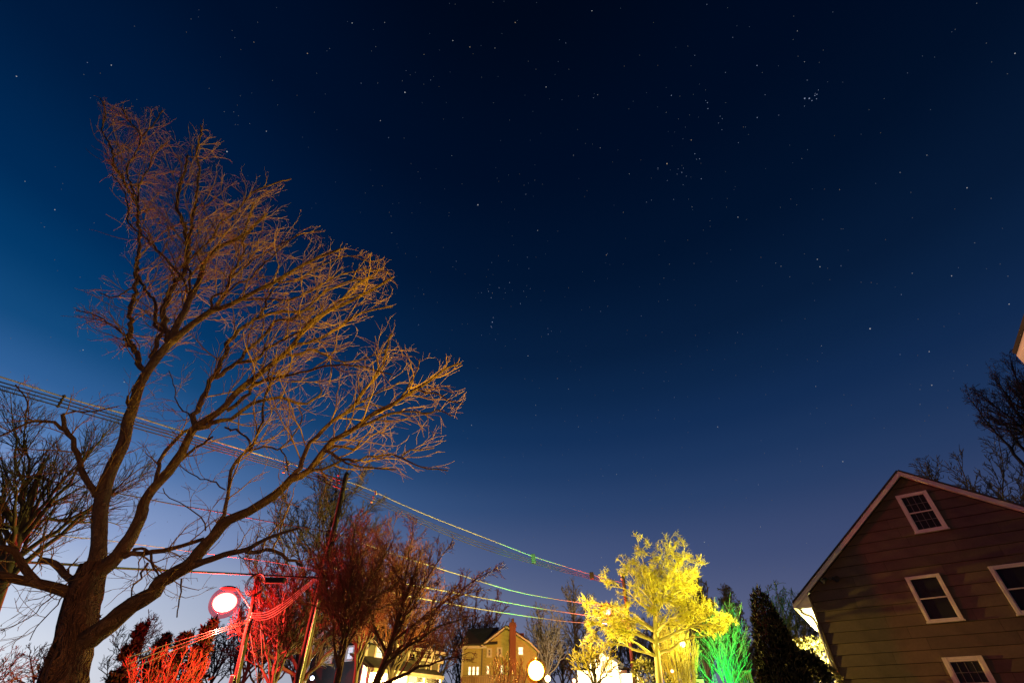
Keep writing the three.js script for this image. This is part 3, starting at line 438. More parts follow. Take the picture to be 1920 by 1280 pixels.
{ // a row of dark trees that closes the view behind the floodlit garden
  const first = nb({ name: 'background_tree', label: 'dark tree of the wood behind the white house wing', group: 'trees of the wood behind the floodlit garden', px: 1170, D: 72, crown: [1120, 1215, 1150, 1320], trunk: .28, limbs: 9, seed: 40, scale: 1.9, dens: .8 });
  const R = rng(5);
  for (const [px, D, s, label] of [[1205, 76, 1.05, 'dark tree of the wood directly left of the yellow tree trunk'], [1240, 70, .95, 'dark tree of the wood right behind the yellow tree trunk'], [1262, 80, 1.1, 'dark tree of the wood seen past the left edge of the fountain shrub'], [1300, 74, 1.0, 'dark tree of the wood behind the fountain shrub'], [1335, 84, 1.15, 'dark tree of the wood between the fountain shrub and the green tree'], [1420, 78, .9, 'dark tree of the wood directly behind the dark conifer'], [1450, 88, 1.1, 'dark tree of the wood just right behind the dark conifer tip'], [1530, 80, 1.0, 'dark tree of the wood above the white hedge'], [1560, 72, .85, 'dark tree of the wood at the corner of the brown house'], [1060, 84, 1.05, 'dark tree in the distance between orange lamp and white house'], [990, 90, 1.1, 'dark distant tree straight behind the orange yard lamp'], [930, 88, 1.05, 'dark distant tree behind the roof of the yellow house'], [800, 86, 1.1, 'dark distant tree behind the bay of the dormer house'], [740, 80, 1, 'dark distant tree behind the roof of the dormer house'], [690, 76, 1.05, 'dark distant tree behind the left end of the dormer house'], [470, 62, 1.05, 'dark distant tree just right behind the lamp pole'], [420, 66, 1.0, 'dark distant tree under the red street lamp'], [375, 70, 1.0, 'dark distant tree behind the red-lit evergreens'], [330, 72, .9, 'dark distant tree behind the smaller pine'], [445, 52, .85, 'dark tree low behind the red-lit bare tree, left of the lamp pole'], [505, 50, .85, 'dark tree low behind the red-lit trunk'], [545, 54, .9, 'dark tree low between the red-lit trunk and the tall pole'], [578, 56, .9, 'dark tree low at the left edge of the dark gable'], [225, 58, .7, 'dark tree low behind the fine bare tree right of the big trunk'], [860, 66, .8, 'dark tree low in the gap left of the yellow house'], [1010, 70, .8, 'dark tree low behind the right end of the yellow house']]) {
    const c = first.clone(); c.userData.label = label; c.name = numbered('background_tree'); scene.add(c); c.position.copy(at(px, 1330, D).setY(0)); c.rotation.y = R() * 6; c.scale.setScalar(s * lerp(.9, 1.1, R()));
  }
}

// ---------------------------------------------------------------- evergreens and hedges
function clumps(G, spots, R, size, n, flat = .4) { // leaf-sized faces round each spot
  for (const [p, out] of spots) for (let k = 0; k < n; k++) {
    const d = V(R() - .5, R() - .5, R() - .5).normalize().lerp(out, flat).normalize(), s = perp(d, R), q = p.clone().add(V(R() - .5, R() - .5, R() - .5).multiplyScalar(size * 1.3)), L = size * (.6 + .8 * R());
    G.tri(q.clone().addScaledVector(s, -L * .22), q.clone().addScaledVector(s, L * .22), q.clone().addScaledVector(d, L), perp(d, R));
  }
}
function arborvitae(name, label, px, D, crown, seed, mat, count, size, group) {
  const R = rng(seed), [x0, x1, yt, yb] = crown, top = at((x0 + x1) / 2, yt, D), c = top.clone().setY(0), low = at((x0 + x1) / 2, yb, D), w = (x1 - x0) / 2 * mpp((x0 + x1) / 2, yb, D), H = top.y;
  const o = thing(name, label, 'conifer', c, group), G = new Geo(), spots = [];
  for (let k = 0; k < count; k++) {
    const f = Math.sqrt(R()), y = H * (1 - f * .96), a = R() * 6.283, lump = 1 + .16 * perlin.noise(Math.cos(a) * 2.2 + seed, y * 1.6, Math.sin(a) * 2.2) + .1 * perlin.noise(Math.cos(a) * 6, y * 5, Math.sin(a) * 6 + seed);
    const r = w * (f < .75 ? (f / .75) ** .62 : 1 - (f - .75) * .25) * lump * (.86 + .14 * R());
    spots.push([V(Math.cos(a) * r, y, Math.sin(a) * r), V(Math.cos(a) * .5, .9, Math.sin(a) * .5)]);
  }
  clumps(G, spots, R, size, 5, .65);
  const core = []; for (let k = 0; k <= 10; k++) core.push(V(0, H * k / 10.6, 0));
  part(o, 'trunk', new Geo().tube(core, taper(11, w * .62, .02), 8).build(), M.nearBlack); part(o, 'foliage', G.build(), mat, { kind: 'stuff' });
  return o;
}
arborvitae('conifer', 'tall dark conical evergreen left of the brown house', 1484, 15, [1361, 1475, 1101, 1300], 51, M.leafDark, 9500, .085);
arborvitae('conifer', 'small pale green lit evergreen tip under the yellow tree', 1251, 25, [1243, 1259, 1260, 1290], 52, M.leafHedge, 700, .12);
function pine(label, px, D, yTop, halfPx, seed, group) {
  const R = rng(seed), top = at(px, yTop, D), base = top.clone().setY(0), H = top.y, w = halfPx * mpp(px, 1250, D), o = thing('pine_tree', label, 'pine tree', base, group), G = new Geo(), W = new Geo();
  W.tube([V(0, 0, 0), V(.05, H * .5, 0), V(0, H, 0)], [.16, .1, .02], 6);
  for (let y = H * .12; y < H; y += .42) for (let k = 0; k < 7; k++) {
    const a = R() * 6.283, L = w * (1 - y / H) ** .75 * (.55 + .6 * R()) + .15, tip = V(Math.cos(a) * L, y + L * (.1 - .25 * R()), Math.sin(a) * L), s = V(0, y, 0);
    W.tube([s, tip], [.025, .008], 3);
    const spots = []; for (let q = .25; q <= 1; q += .14) spots.push([s.clone().lerp(tip, q), V(Math.cos(a) * .8, .3, Math.sin(a) * .8)]);
    clumps(G, spots, R, .26, 9, .4);
  }
  part(o, 'trunk', W.build(), M.farBark); part(o, 'foliage', G.build(), M.leafPine, { kind: 'stuff' }); return o;
}
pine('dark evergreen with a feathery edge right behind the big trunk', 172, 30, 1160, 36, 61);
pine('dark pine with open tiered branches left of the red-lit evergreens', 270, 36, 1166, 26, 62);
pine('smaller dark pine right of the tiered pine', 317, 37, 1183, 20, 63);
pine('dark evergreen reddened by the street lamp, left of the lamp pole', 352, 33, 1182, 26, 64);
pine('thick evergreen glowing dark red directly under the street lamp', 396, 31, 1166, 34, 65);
function hedge(name, label, crown, D, seed, mat, count, size, depth) {
  const R = rng(seed), [x0, x1, yt, yb] = crown, cx = (x0 + x1) / 2, top = at(cx, yt, D), bot = at(cx, Math.min(yb, 1345), D), m = mpp(cx, (yt + yb) / 2, D), w = (x1 - x0) / 2 * m, c = top.clone().lerp(bot, .5), ry = (top.y - bot.y) / 2;
  const base = c.clone().setY(0), o = thing(name, label, 'shrub', base), G = new Geo(), spots = [];
  for (let k = 0; k < count; k++) {
    const d = V(R() - .5, R() - .5, R() - .5).normalize(), p = V(Math.sign(d.x) * Math.abs(d.x) ** .7, Math.sign(d.y) * Math.abs(d.y) ** .7, Math.sign(d.z) * Math.abs(d.z) ** .7), l = .82 + .18 * R() + .12 * perlin.noise(d.x * 4, d.y * 4 + seed, d.z * 4);
    spots.push([V(p.x * w * l * 1.1, c.y + p.y * ry * l * 1.1, p.z * depth * l), d]);
  }
  clumps(G, spots, R, size, 4, .5);
  const W = new Geo(); for (let k = 0; k < 7; k++) { const a = k * .9; W.tube([V(Math.cos(a) * .1, 0, Math.sin(a) * .1), V(Math.cos(a) * w * .5, c.y, Math.sin(a) * depth * .5)], [.04, .015], 4); }
  part(o, 'stem', W.build(), M.farBark); part(o, 'foliage', G.build(), mat, { kind: 'stuff' }); return o;
}
hedge('shrub', 'dark rounded shrub in front of the blazing hedge, right of the conifer', [1452, 1540, 1224, 1345], 15.6, 71, M.leafDark, 2600, .1, .8);
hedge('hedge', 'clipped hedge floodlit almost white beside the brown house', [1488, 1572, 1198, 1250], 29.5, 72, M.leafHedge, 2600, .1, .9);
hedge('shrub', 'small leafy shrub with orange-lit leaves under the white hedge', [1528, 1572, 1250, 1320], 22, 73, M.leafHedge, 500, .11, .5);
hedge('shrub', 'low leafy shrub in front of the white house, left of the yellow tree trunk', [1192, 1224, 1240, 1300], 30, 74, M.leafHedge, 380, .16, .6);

// ---------------------------------------------------------------- houses
const dirAz = (deg) => V(Math.sin(deg * Math.PI / 180), 0, -Math.cos(deg * Math.PI / 180));
// a building frame: local x runs along the facade to the right, z points out of it
function facade(name, label, category, px, py, D, azRight) {
  const p = at(px, py, D), o = thing(name, label, category, p.clone().setY(0)), X = dirAz(azRight), N = V(-X.z, 0, X.x); // N = x turned towards us
  if (N.dot(EYE.clone().sub(p)) < 0) N.negate();
  o.rotation.y = Math.atan2(-X.z, X.x); o.updateMatrixWorld();
  const loc = (qx, qy, z = 0) => { const w = onPlane(qx, qy, p.clone().addScaledVector(N, z), N); return o.worldToLocal(w); };
  return { o, loc };
}
const rect = (f, x0, y0, x1, y1) => { const a = f.loc(x0, y0), b = f.loc(x1, y0), c = f.loc(x0, y1), d = f.loc(x1, y1); return [(a.x + c.x) / 2, (c.y + d.y) / 2, (b.x + d.x) / 2, (a.y + b.y) / 2]; }; // left, bottom, right, top in metres
const bx = (G, x0, y0, z0, x1, y1, z1) => G.box(V(x0, y0, z0), V(x1 - x0, 0, 0), V(0, y1 - y0, 0), V(0, 0, z1 - z0));
const RB = (w, h, d, x, y, z, r = .008) => { const g = new RoundedBoxGeometry(w, h, d, 2, r); g.translate(x, y, z); return g; };
function windowUnit(par, [x0, y0, x1, y1], z, { trim = .1, rows = 0, cols = 0, pane = null, frameMat = M.trim, behind = M.room, label, halfGrid } = {}) {
  const w = x1 - x0, h = y1 - y0, cx = (x0 + x1) / 2, cy = (y0 + y1) / 2, d = .075;
  const casing = mergeGeometries([RB(trim, h, d, x0 + trim / 2, cy, z + d / 2), RB(trim, h, d, x1 - trim / 2, cy, z + d / 2), RB(w - 2 * trim, trim, d - .004, cx, y1 - trim / 2, z + d / 2 - .002), RB(w - 2 * trim, trim * .8, d - .004, cx, y0 + trim * .4, z + d / 2 - .002)]);
  const win = part(par, 'window', casing, frameMat, { label });
  part(win, 'sill', RB(w + .06, .05, d + .06, cx, y0 - .022, z + (d + .06) / 2), frameMat);
  part(win, 'back', new THREE.PlaneGeometry(w - trim, h - trim).translate(cx, cy, z + .004), behind);
  part(win, 'pane', new THREE.PlaneGeometry(w - 1.6 * trim, h - 1.6 * trim).translate(cx, cy, z + .03), pane ?? M.glass);
  const iw = w - 2 * trim, ih = h - 1.8 * trim, my = cy - trim * .1;
  part(win, 'sash', mergeGeometries([RB(iw, .045, .035, cx, my, z + .05), RB(.035, ih, .03, x0 + trim + .017, my, z + .048), RB(.035, ih, .03, x1 - trim - .017, my, z + .048)]), frameMat);
  for (const s of halfGrid ? [halfGrid] : [-1, 1]) {
    const y = my + s * ih / 4;
    for (let c = 1; c < cols; c++) part(win, 'muntin', RB(.016, ih / 2 - .03, .012, x0 + trim + iw * c / cols, y, z + .043, .003), rows > 1 && cols > 2 ? M.muntin : frameMat);
    for (let r = 1; r < rows; r++) part(win, 'muntin', RB(iw - .06, .016, .013, cx, my + s * (ih / 4) + (r / rows - .5) * ih / 2, z + .043, .003), rows > 1 && cols > 2 ? M.muntin : frameMat);
  }
  return win;
}
// boards of a wall, one lapped board above the other; outline(y) gives left and right end
function boards(par, outline, y0, y1, pitch, mats, { one = true, lap = .045, R } = {}) {
  const all = new Geo();
  for (let y = y0, k = 0; y < y1 - .02; y += pitch, k++) {
    const t = Math.min(y1, y + pitch) - (one ? .015 : 0), [a0, b0] = outline(y), [a1, b1] = outline(t - .001); if (b0 - a0 < .05) break;
    const cuts = [0, 1]; if (one) for (let x = 1.2 + 2.4 * R(); x < b0 - a0 - 1; x += 2.6 + 1.8 * R()) cuts.splice(-1, 0, x / (b0 - a0)); // butt joints
    for (let q = 0; q < cuts.length - 1; q++) {
      const g = one ? new Geo() : all, gap = .004, p0 = lerp(a0, b0, cuts[q]) + (q ? gap : 0), p1 = lerp(a0, b0, cuts[q + 1]) - (q < cuts.length - 2 ? gap : 0), w = one ? (R() - .5) * .006 : 0;
      const u0 = q ? p0 : a1, u1 = q < cuts.length - 2 ? p1 : b1, c = V(u0, t, .004), d = V(u1, t, .004), a = V(p0, y - w, lap + w), b = V(p1, y + w, lap - w);
      g.quad(a, b, d, c); g.quad(V(p0, y - w, 0), V(p1, y + w, 0), b, a); g.tri(V(p0, y - w, 0), a, c); g.tri(V(p1, y + w, 0), d, b);
      if (one) part(par, 'siding_board', g.build(), mats[Math.floor(R() * mats.length)]);
    }
  }
  if (!one) part(par, 'siding', all.build(), mats[0], { kind: 'stuff' });
}
function shell(par, name, poly, depth, mat, z = 0) { // a wall outline in x, y, made into a block going back
  const s = new THREE.Shape(poly.map(([x, y]) => new THREE.Vector2(x, y))), g = new THREE.ExtrudeGeometry(s, { depth, bevelEnabled: false }); g.translate(0, 0, z - depth); return part(par, name, g, mat);
}
function roofSlab(par, a, b, back, thick, mat, name = 'roof') { // from eave a to ridge b (x, y), running back from z = front
  const [ax, ay] = a, [bx_, by] = b, n = V(-(by - ay), bx_ - ax, 0).normalize(); if (n.y < 0) n.negate();
  const q = [V(ax, ay, back[0]), V(bx_, by, back[0]), V(bx_, by, back[1]), V(ax, ay, back[1])];
  return part(par, name, new Geo().prism(q, n.multiplyScalar(thick)).build(), mat);
}

{ // brown house at the right
  const f = facade('brown_house', 'dark brown clapboard house with white-trimmed windows at lower right', 'house', 1516, 1121, 22.75, 127.7), { o, loc } = f, R = rng(8);
  const apex = loc(1690, 896), eave = loc(1519, 1117), W = apex.x * 2, slope = (apex.y - eave.y) / apex.x, ey = eave.y;
  const edge = (y) => { const q = y > ey ? (y - ey) / slope : 0; return [q, W - q]; };
  shell(o, 'wall', [[0, 0], [W, 0], [W, ey], [apex.x, apex.y], [0, ey]], 10, M.nearBlack, -.002);
  const tones = [0, 1, 2].map((k) => { const m = M.brown.clone(); m.color.multiplyScalar([.9, 1, 1.1][k]); return m; });
  boards(o, edge, .3, apex.y, .39, tones, { R });
  part(o, 'corner_board', RB(.1, ey - .3, .06, .05, (ey + .3) / 2, .05), M.brown);
  // rakes, eaves, roof
  const over = .3, l = Math.hypot(apex.x + .55, apex.y - ey + .55 * slope), ang = Math.atan(slope);
  for (const s of [-1, 1]) {
    const rk = new Geo(), e = V(s < 0 ? -.55 : W + .55, ey - .55 * slope, over), a = V(apex.x, apex.y, over);
    const up = V(0, .2, 0); rk.prism(s < 0 ? [e, a, a.clone().add(up), e.clone().add(up)] : [a, e, e.clone().add(up), a.clone().add(up)], V(0, 0, .035));
    part(o, 'rake_board', rk.build(), M.trim);
    part(o, 'rake_soffit', new Geo().prism(s < 0 ? [V(e.x, e.y + .05, 0), V(a.x, a.y + .05, 0), V(a.x, a.y + .05, over), V(e.x, e.y + .05, over)] : [V(a.x, a.y + .05, 0), V(e.x, e.y + .05, 0), V(e.x, e.y + .05, over), V(a.x, a.y + .05, over)], V(0, .03, 0)).build(), M.trim);
    roofSlab(o, [s < 0 ? -.62 : W + .62, ey - .62 * slope + .21], [apex.x, apex.y + .21], [over + .06, -10.3], .06, M.roof);
  }
  // boxed return at the left eave, and the eave that runs back along the side
  const ret = loc(1492, 1100, over), A = loc(1490, 1100, over);
  part(o, 'eave_return', new Geo().prism([V(-.58, ey - .42, over - .01), V(.06, ey - .5, over - .01), V(.06, ey + .1, over - .01), V(-.58, ey - .2, over - .01)], V(0, 0, .03)).build(), M.trim);
  const soff = new Geo(), side = o.worldToLocal(at(1534, 1174, 29.8)), y = ey - .46; // outer edge, foreshortened
  const back = V(side.x, y, side.z), front = V(-.58, y, over), wall0 = V(0, y, over - .3), wall1 = V(side.x + .7, y, side.z);
  soff.prism([front, wall0, wall1, back], V(0, .03, 0)); part(o, 'soffit', soff.build(), M.trim);
  part(o, 'gutter', new Geo().prism([V(front.x, y + .02, front.z), V(back.x, y + .02, back.z), V(back.x, y + .2, back.z), V(front.x, y + .2, front.z)], V(-.09, 0, 0)).build(), M.trim);
  const dp = [V(-.5, y, over - .5), V(-.45, y - .12, over - .55), V(-.16, y - .3, over - .33), V(-.06, y - .48, .06), V(-.05, y - 1.2, .05), V(-.05, .2, .05)];
  part(o, 'downspout', new Geo().tube(new THREE.CatmullRomCurve3(dp, false, 'centripetal').getPoints(30), taper(31, .045, .045), 8).build(), M.trim);
  // windows from their corners in the photograph
  const box = (tl, tr, bl, br) => { const a = loc(...tl), b = loc(...tr), c = loc(...bl), d = loc(...br); return [(a.x + c.x) / 2, (c.y + d.y) / 2, (b.x + d.x) / 2, (a.y + b.y) / 2]; };
  windowUnit(o, box([1679, 931.5], [1737, 920], [1718, 1001], [1780, 990.5]), .052, { trim: .13, rows: 2, cols: 4, label: 'small attic window with white grid' });
  windowUnit(o, box([1697, 1083], [1761, 1075.5], [1739.6, 1168], [1809, 1161]), .052, { trim: .11, label: 'dark upper-floor window left of the wide one' });
  const third = loc(1852, 1063), thirdB = loc(1912, 1152); windowUnit(o, [third.x, thirdB.y, third.x + 2.1, third.y], .052, { trim: .13, label: 'wide dark window cut by the right edge' });
  const low = loc(1765.5, 1233), lowR = loc(1841, 1228.5); windowUnit(o, [low.x, low.y - 1.55, lowR.x, low.y], .052, { trim: .15, rows: 2, cols: 4, label: 'ground floor window with a faint grid' });
  o.updateMatrixWorld(); // the floodlight on its side wall lights the yellow tree and the wires; an added lamp brightens the hedge
  lamp(o.localToWorld(V(-.3, 4.7, -5)), [1, .88, .05], 2200, .12, { name: 'flood_lamp', label: 'floodlight on the side wall of the brown house, hidden by its corner', glow: 6, spot: { to: at(1225, 1105, 26.5), angle: .46 } });
  lamp(o.localToWorld(V(-.3, 4.2, -6)), [1, .85, .3], 600, .1, { name: 'wall_lamp', label: 'added lamp that brightens the white hedge, hidden by the corner of the brown house', glow: 6 });  // lamp added out of view to brighten the hedge
  // twin spotlight under the eave
  const sl = loc(1557, 1085), S = part(o, 'wall_lamp', new THREE.CylinderGeometry(.07, .07, .05, 16).rotateX(Math.PI / 2).translate(sl.x, sl.y, .06), M.dark);
  for (const s of [-1, 1]) { const head = new THREE.LatheGeometry([[.001, 0], [.04, .01], [.06, .1], [.085, .17], [.08, .175], [.001, .15]].map(([a, b]) => new THREE.Vector2(a, b)), 16); head.scale(1.5, 1.5, 1.5).rotateX(Math.PI * .62).rotateY(s * .7).translate(sl.x + s * .13, sl.y, .16); part(S, 'lamp_head', head, M.dark); }
}

{ // yellow house in the middle distance
  const f = facade('yellow_house', 'pale yellow house with a brick chimney and lit windows in the centre', 'house', 908, 1212, 50, 90), { o, loc } = f;
  const q = (x, y) => { const p = loc(x, y); return [p.x, p.y]; };
  const left = q(867, 1212), brk = q(908.5, 1209.8), apex = q(949, 1180), mid = q(993, 1207), end = q(1006, 1222), gy = 0;
  shell(o, 'wall', [[brk[0], gy], [end[0], gy], end, mid, apex, brk], 9, M.yellow, -.01);
  shell(o, 'side_wing', [[left[0], gy], [brk[0], gy], [brk[0], left[1]], left], 7, M.yellow, -.012);
  const lineAt = (y) => { const L = y > brk[1] ? lerp(brk[0], apex[0], (y - brk[1]) / (apex[1] - brk[1])) : left[0], Rr = y > mid[1] ? lerp(mid[0], apex[0], (y - mid[1]) / (apex[1] - mid[1])) : y > end[1] ? lerp(end[0], mid[0], (y - end[1]) / (mid[1] - end[1])) : end[0]; return [L, Rr]; };
  boards(o, lineAt, .3, apex[1], .24, [M.yellow], { one: false, lap: .03 });
  roofSlab(o, [brk[0] - .35, brk[1] - .2], [apex[0], apex[1] + .12], [.35, -9.2], .12, M.trim, 'rake_board'); roofSlab(o, [apex[0], apex[1] + .12], mid, [.35, -9.2], .12, M.trim, 'rake_board'); roofSlab(o, mid, [end[0] + .2, end[1] - .1], [.35, -9.2], .12, M.trim, 'rake_board');
  roofSlab(o, [brk[0] - .4, brk[1] - .08], [apex[0], apex[1] + .26], [.3, -9.3], .1, M.roof); roofSlab(o, [apex[0], apex[1] + .26], [mid[0], mid[1] + .14], [.3, -9.3], .1, M.roof);
  const r1 = f.loc(878, 1199, -3.4); // wing roof slopes back
  part(o, 'wing_roof', new Geo().prism([V(left[0] - .3, left[1], .35), V(brk[0] + 1.2, left[1] + .15, .35), V(brk[0] + 1.2, left[1] + 1.9, -3.4), V(left[0] + .25, left[1] + 1.75, -3.4)], V(0, .12, 0)).build(), M.roof);
  part(o, 'wing_fascia', RB(brk[0] - left[0] + .4, .2, .1, (left[0] + brk[0]) / 2, left[1] - .08, .3), M.trim);
  part(o, 'corner_board', RB(.16, left[1], .06, left[0] + .08, left[1] / 2, .04), M.trim); part(o, 'corner_board', RB(.12, brk[1] - .3, .05, brk[0] - .2, brk[1] / 2, .04), M.grey);
  const ct = q(955.5, 1169), cb = q(967, 1169), ch = part(o, 'chimney', RB(cb[0] - ct[0], ct[1], .8, (ct[0] + cb[0]) / 2, ct[1] / 2, .42, .02), M.brick);
  part(ch, 'chimney_cap', RB(cb[0] - ct[0] + .12, .16, .92, (ct[0] + cb[0]) / 2, ct[1] - .25, .42, .02), M.brick); part(ch, 'flue', new THREE.CylinderGeometry(.13, .15, .35, 12).translate((ct[0] + cb[0]) / 2, ct[1] + .16, .42), M.brick);
  const c2 = f.loc(972, 1187.5, -5), c3 = f.loc(982.5, 1187.5, -5); part(o, 'chimney', RB(c3.x - c2.x, 4, .7, (c2.x + c3.x) / 2, c2.y - 2, -5, .02), M.brick, { label: 'second chimney behind the ridge' });
  windowUnit(o, rect(f, 912.5, 1215, 922.5, 1231.5), .03, { trim: .14, rows: 2, cols: 2 }); windowUnit(o, rect(f, 931.5, 1213.5, 942, 1230.5), .03, { trim: .14, rows: 2, cols: 2 });
  for (const [a, b] of [[877, 884], [884.5, 891.5], [892, 899]]) windowUnit(o, rect(f, a, 1249, b, 1266), .03, { trim: .05, pane: M.litWindow, label: 'warmly lit window of the row of three' });
  windowUnit(o, rect(f, 911, 1247, 918, 1264.5), .03, { trim: .06, pane: M.litWindow, label: 'narrow lit window' }); windowUnit(o, rect(f, 937.5, 1246, 944, 1263.5), .03, { trim: .06, pane: M.litWindow, label: 'narrow lit window' });
  windowUnit(o, rect(f, 970.5, 1212, 982, 1228), .03, { trim: .07, pane: M.litWindow, label: 'bright window right of the chimney' });
}
{ // fence before the yellow house
  const y0 = at(910, 1267, 46), o = thing('board_fence', 'brown board fence below the yellow house', 'fence', V(y0.x, 0, y0.z)), x0 = at(868, 1267, 46).x - y0.x, x1 = at(985, 1267, 46).x - y0.x, h = y0.y, G = new THREE.BoxGeometry(.17, h, .025), R = rng(3), ms = [.9, 1, 1.12].map((k) => { const m = M.fence.clone(); m.color.multiplyScalar(k); return m; });
  for (let x = x0; x < x1; x += .185) part(o, 'board', G, ms[Math.floor(R() * 3)], { pos: V(x, h / 2 + (R() - .5) * .03, 0) });
  part(o, 'rail', RB(x1 - x0, .1, .05, (x0 + x1) / 2, h - .12, -.04), M.fence);
  part(o, 'cap_rail', RB(x1 - x0, .05, .12, (x0 + x1) / 2, h + .045, 0), M.fence);
}

{ // dark house with the dormers: gable end at left, front running away to the right
  const f = facade('dormer_house', 'dark house with yellow-lit dormer windows and a glowing porch', 'house', 680, 1240, 36, 30), { o, loc } = f;
  const g = onGable(o, f);
  const eaveY = loc(681, 1199).y, len = loc(822, 1250).x;
  const depth = g.w, ridge = g.ridge;
  // body: profile across the depth (local -z), pushed along x
  const prof = new THREE.Shape([[0, 0], [0, eaveY], [depth / 2, ridge], [depth, eaveY], [depth, 0]].map(([a, b]) => new THREE.Vector2(a, b)));
  const body = new THREE.ExtrudeGeometry(prof, { depth: len, bevelEnabled: false }); body.rotateY(Math.PI / 2); // profile x -> -z, depth -> +x
  part(o, 'wall', body, M.nearBlack);
  const slab = (z0, y0, z1, y1, t, m, name) => part(o, name, new Geo().prism([V(-.4, y0, z0), V(len + .4, y0, z0), V(len + .4, y1, z1), V(-.4, y1, z1)], V(0, t, 0)).build(), m);
  slab(.4, eaveY - .25, -depth / 2, ridge, .14, M.roof, 'roof'); slab(-depth - .4, eaveY - .25, -depth / 2, ridge, .14, M.roof, 'roof');
  for (const z of [.4, -depth - .4]) { const r = new Geo(); const a = V(-.42, eaveY - .3, z), b = V(-.42, ridge - .04, -depth / 2); r.prism([a, b, b.clone().add(V(0, .2, 0)), a.clone().add(V(0, .2, 0))], V(.06, 0, 0)); part(o, 'rake_board', r.build(), M.trim); }
  part(o, 'upper_wall', RB(len - .1, 1.9, .06, len / 2, eaveY - .95, .03), M.grey);
  part(o, 'fascia', RB(len + .3, .2, .08, len / 2, eaveY - .06, .42), M.trim);
  part(o, 'corner_board', RB(.2, eaveY - .2, .08, .1, (eaveY - .2) / 2, .07), M.trim);
  part(o, 'corner_board', RB(.14, eaveY, .14, -.02, eaveY / 2, -depth + .02), M.trim, { label: 'white downpipe at the left corner' });
  // windows of the upper wall under the eave, each with a lit surround
  for (const [a, b, t, u] of [[700, 716, 1208, 1236], [733, 748.5, 1217, 1244], [762, 772, 1221, 1247.5]]) { const w = rect(f, a, t, b, u); windowUnit(o, [w[0], w[1], w[0] + Math.max(.9, w[2] - w[0]), Math.min(w[3], eaveY - .15)], .065, { trim: .13, rows: 2, cols: 2, pane: a === 700 ? M.coolWindow : null, label: a === 700 ? 'window with a cool light behind' : undefined }); }
  // gabled bay at the right end
  const b0 = loc(783, 1258, 1), b1 = loc(822, 1258, 1), dn = loc(802, 1216, 1), bt = loc(802, 1238, 1), bay = part(o, 'bay', bx(new Geo(), b0.x, b0.y - .6, 0, b1.x, bt.y, 1).build(), M.grey);
  part(bay, 'bay_trim', mergeGeometries([RB(.14, bt.y - b0.y + .5, .06, b0.x + .07, (bt.y + b0.y) / 2, 1.03), RB(.14, bt.y - b0.y + .5, .06, b1.x - .07, (bt.y + b0.y) / 2, 1.03), RB(b1.x - b0.x + .5, .2, .3, (b0.x + b1.x) / 2, bt.y, 1.05)]), M.trim);
  const cx = (b0.x + b1.x) / 2 - .1, dw = (b1.x - b0.x) * .2;
  const dg = new THREE.ExtrudeGeometry(new THREE.Shape([[cx - dw, bt.y], [cx + dw, bt.y], [cx + dw, dn.y - dw * .9], [cx, dn.y], [cx - dw, dn.y - dw * .9]].map(([a, b]) => new THREE.Vector2(a, b))), { depth: 1.2, bevelEnabled: false }); dg.translate(0, 0, -.3);
  const dorm = part(o, 'dormer', dg, M.grey);
  for (const s of [-1, 1]) part(dorm, 'dormer_trim', new Geo().prism([V(cx + s * (dw + .14), dn.y - dw * .9 - .1, .92), V(cx, dn.y, .92), V(cx, dn.y + .2, .92), V(cx + s * (dw + .14), dn.y - dw * .9 + .1, .92)], V(0, 0, .12)).build(), M.trim);
  windowUnit(o, [cx - dw * .7, bt.y - .75, cx + dw * .7, bt.y + (dn.y - bt.y) * .55], 1.02, { trim: .12, rows: 2, cols: 2, label: 'dormer window with pale trim' });
  // porch: roof, posts, wall washed by its own lamps
  const e0 = loc(690, 1252, 1.8), e1 = loc(832, 1269, 1.8);
  part(o, 'porch_roof', new Geo().prism([V(e0.x, e0.y, 1.8), V(e1.x, e0.y, 1.8), V(e1.x, e0.y + .75, 0), V(e0.x, e0.y + .75, 0)], V(0, .1, 0)).build(), M.roof);
  part(o, 'porch_fascia', RB(e1.x - e0.x, .22, .06, (e0.x + e1.x) / 2, e0.y - .06, 1.8), M.trim);
  part(o, 'porch_wall', RB(len - .3, e0.y, .05, len / 2, e0.y / 2, .04), M.white);
  for (let k = 0; k < 5; k++) part(o, 'porch_post', RB(.16, e0.y - .16, .16, lerp(e0.x + .2, e1.x - .2, k / 4), (e0.y - .16) / 2, 1.7), M.white);
  part(o, 'porch_floor', RB(e1.x - e0.x, .3, 1.9, (e0.x + e1.x) / 2, .15, .95), M.concrete);
  o.updateMatrixWorld();
  for (const k of [.25, .55, .85]) lamp(o.localToWorld(V(lerp(e0.x, e1.x, k), e0.y - .42, .95)), [1, .74, .24], 80, .09, { name: 'porch_lamp', label: ['left porch lamp under the roof of the dormer house', 'middle porch lamp under the roof of the dormer house', 'right porch lamp under the roof of the dormer house'][Math.round((k - .25) / .3)], glow: 12 });
  // gable windows
  for (const [r, lit] of [[g.win(609, 1215, 625, 1243), 0], [g.win(650, 1210, 665, 1238), 1]]) g.put(r, lit);
  const w2 = at(585, 1271, 35); lamp(w2, [.6, .72, 1], 9, .11, { name: 'wall_lamp', label: 'small blue-white lamp at the foot of the dark gable', glow: 10 });
  lamp(at(573.5, 1268, 35.5), [.95, .95, 1], 3, .08, { name: 'wall_lamp', label: 'small white lamp left of the blue-white lamp', glow: 8 });
}
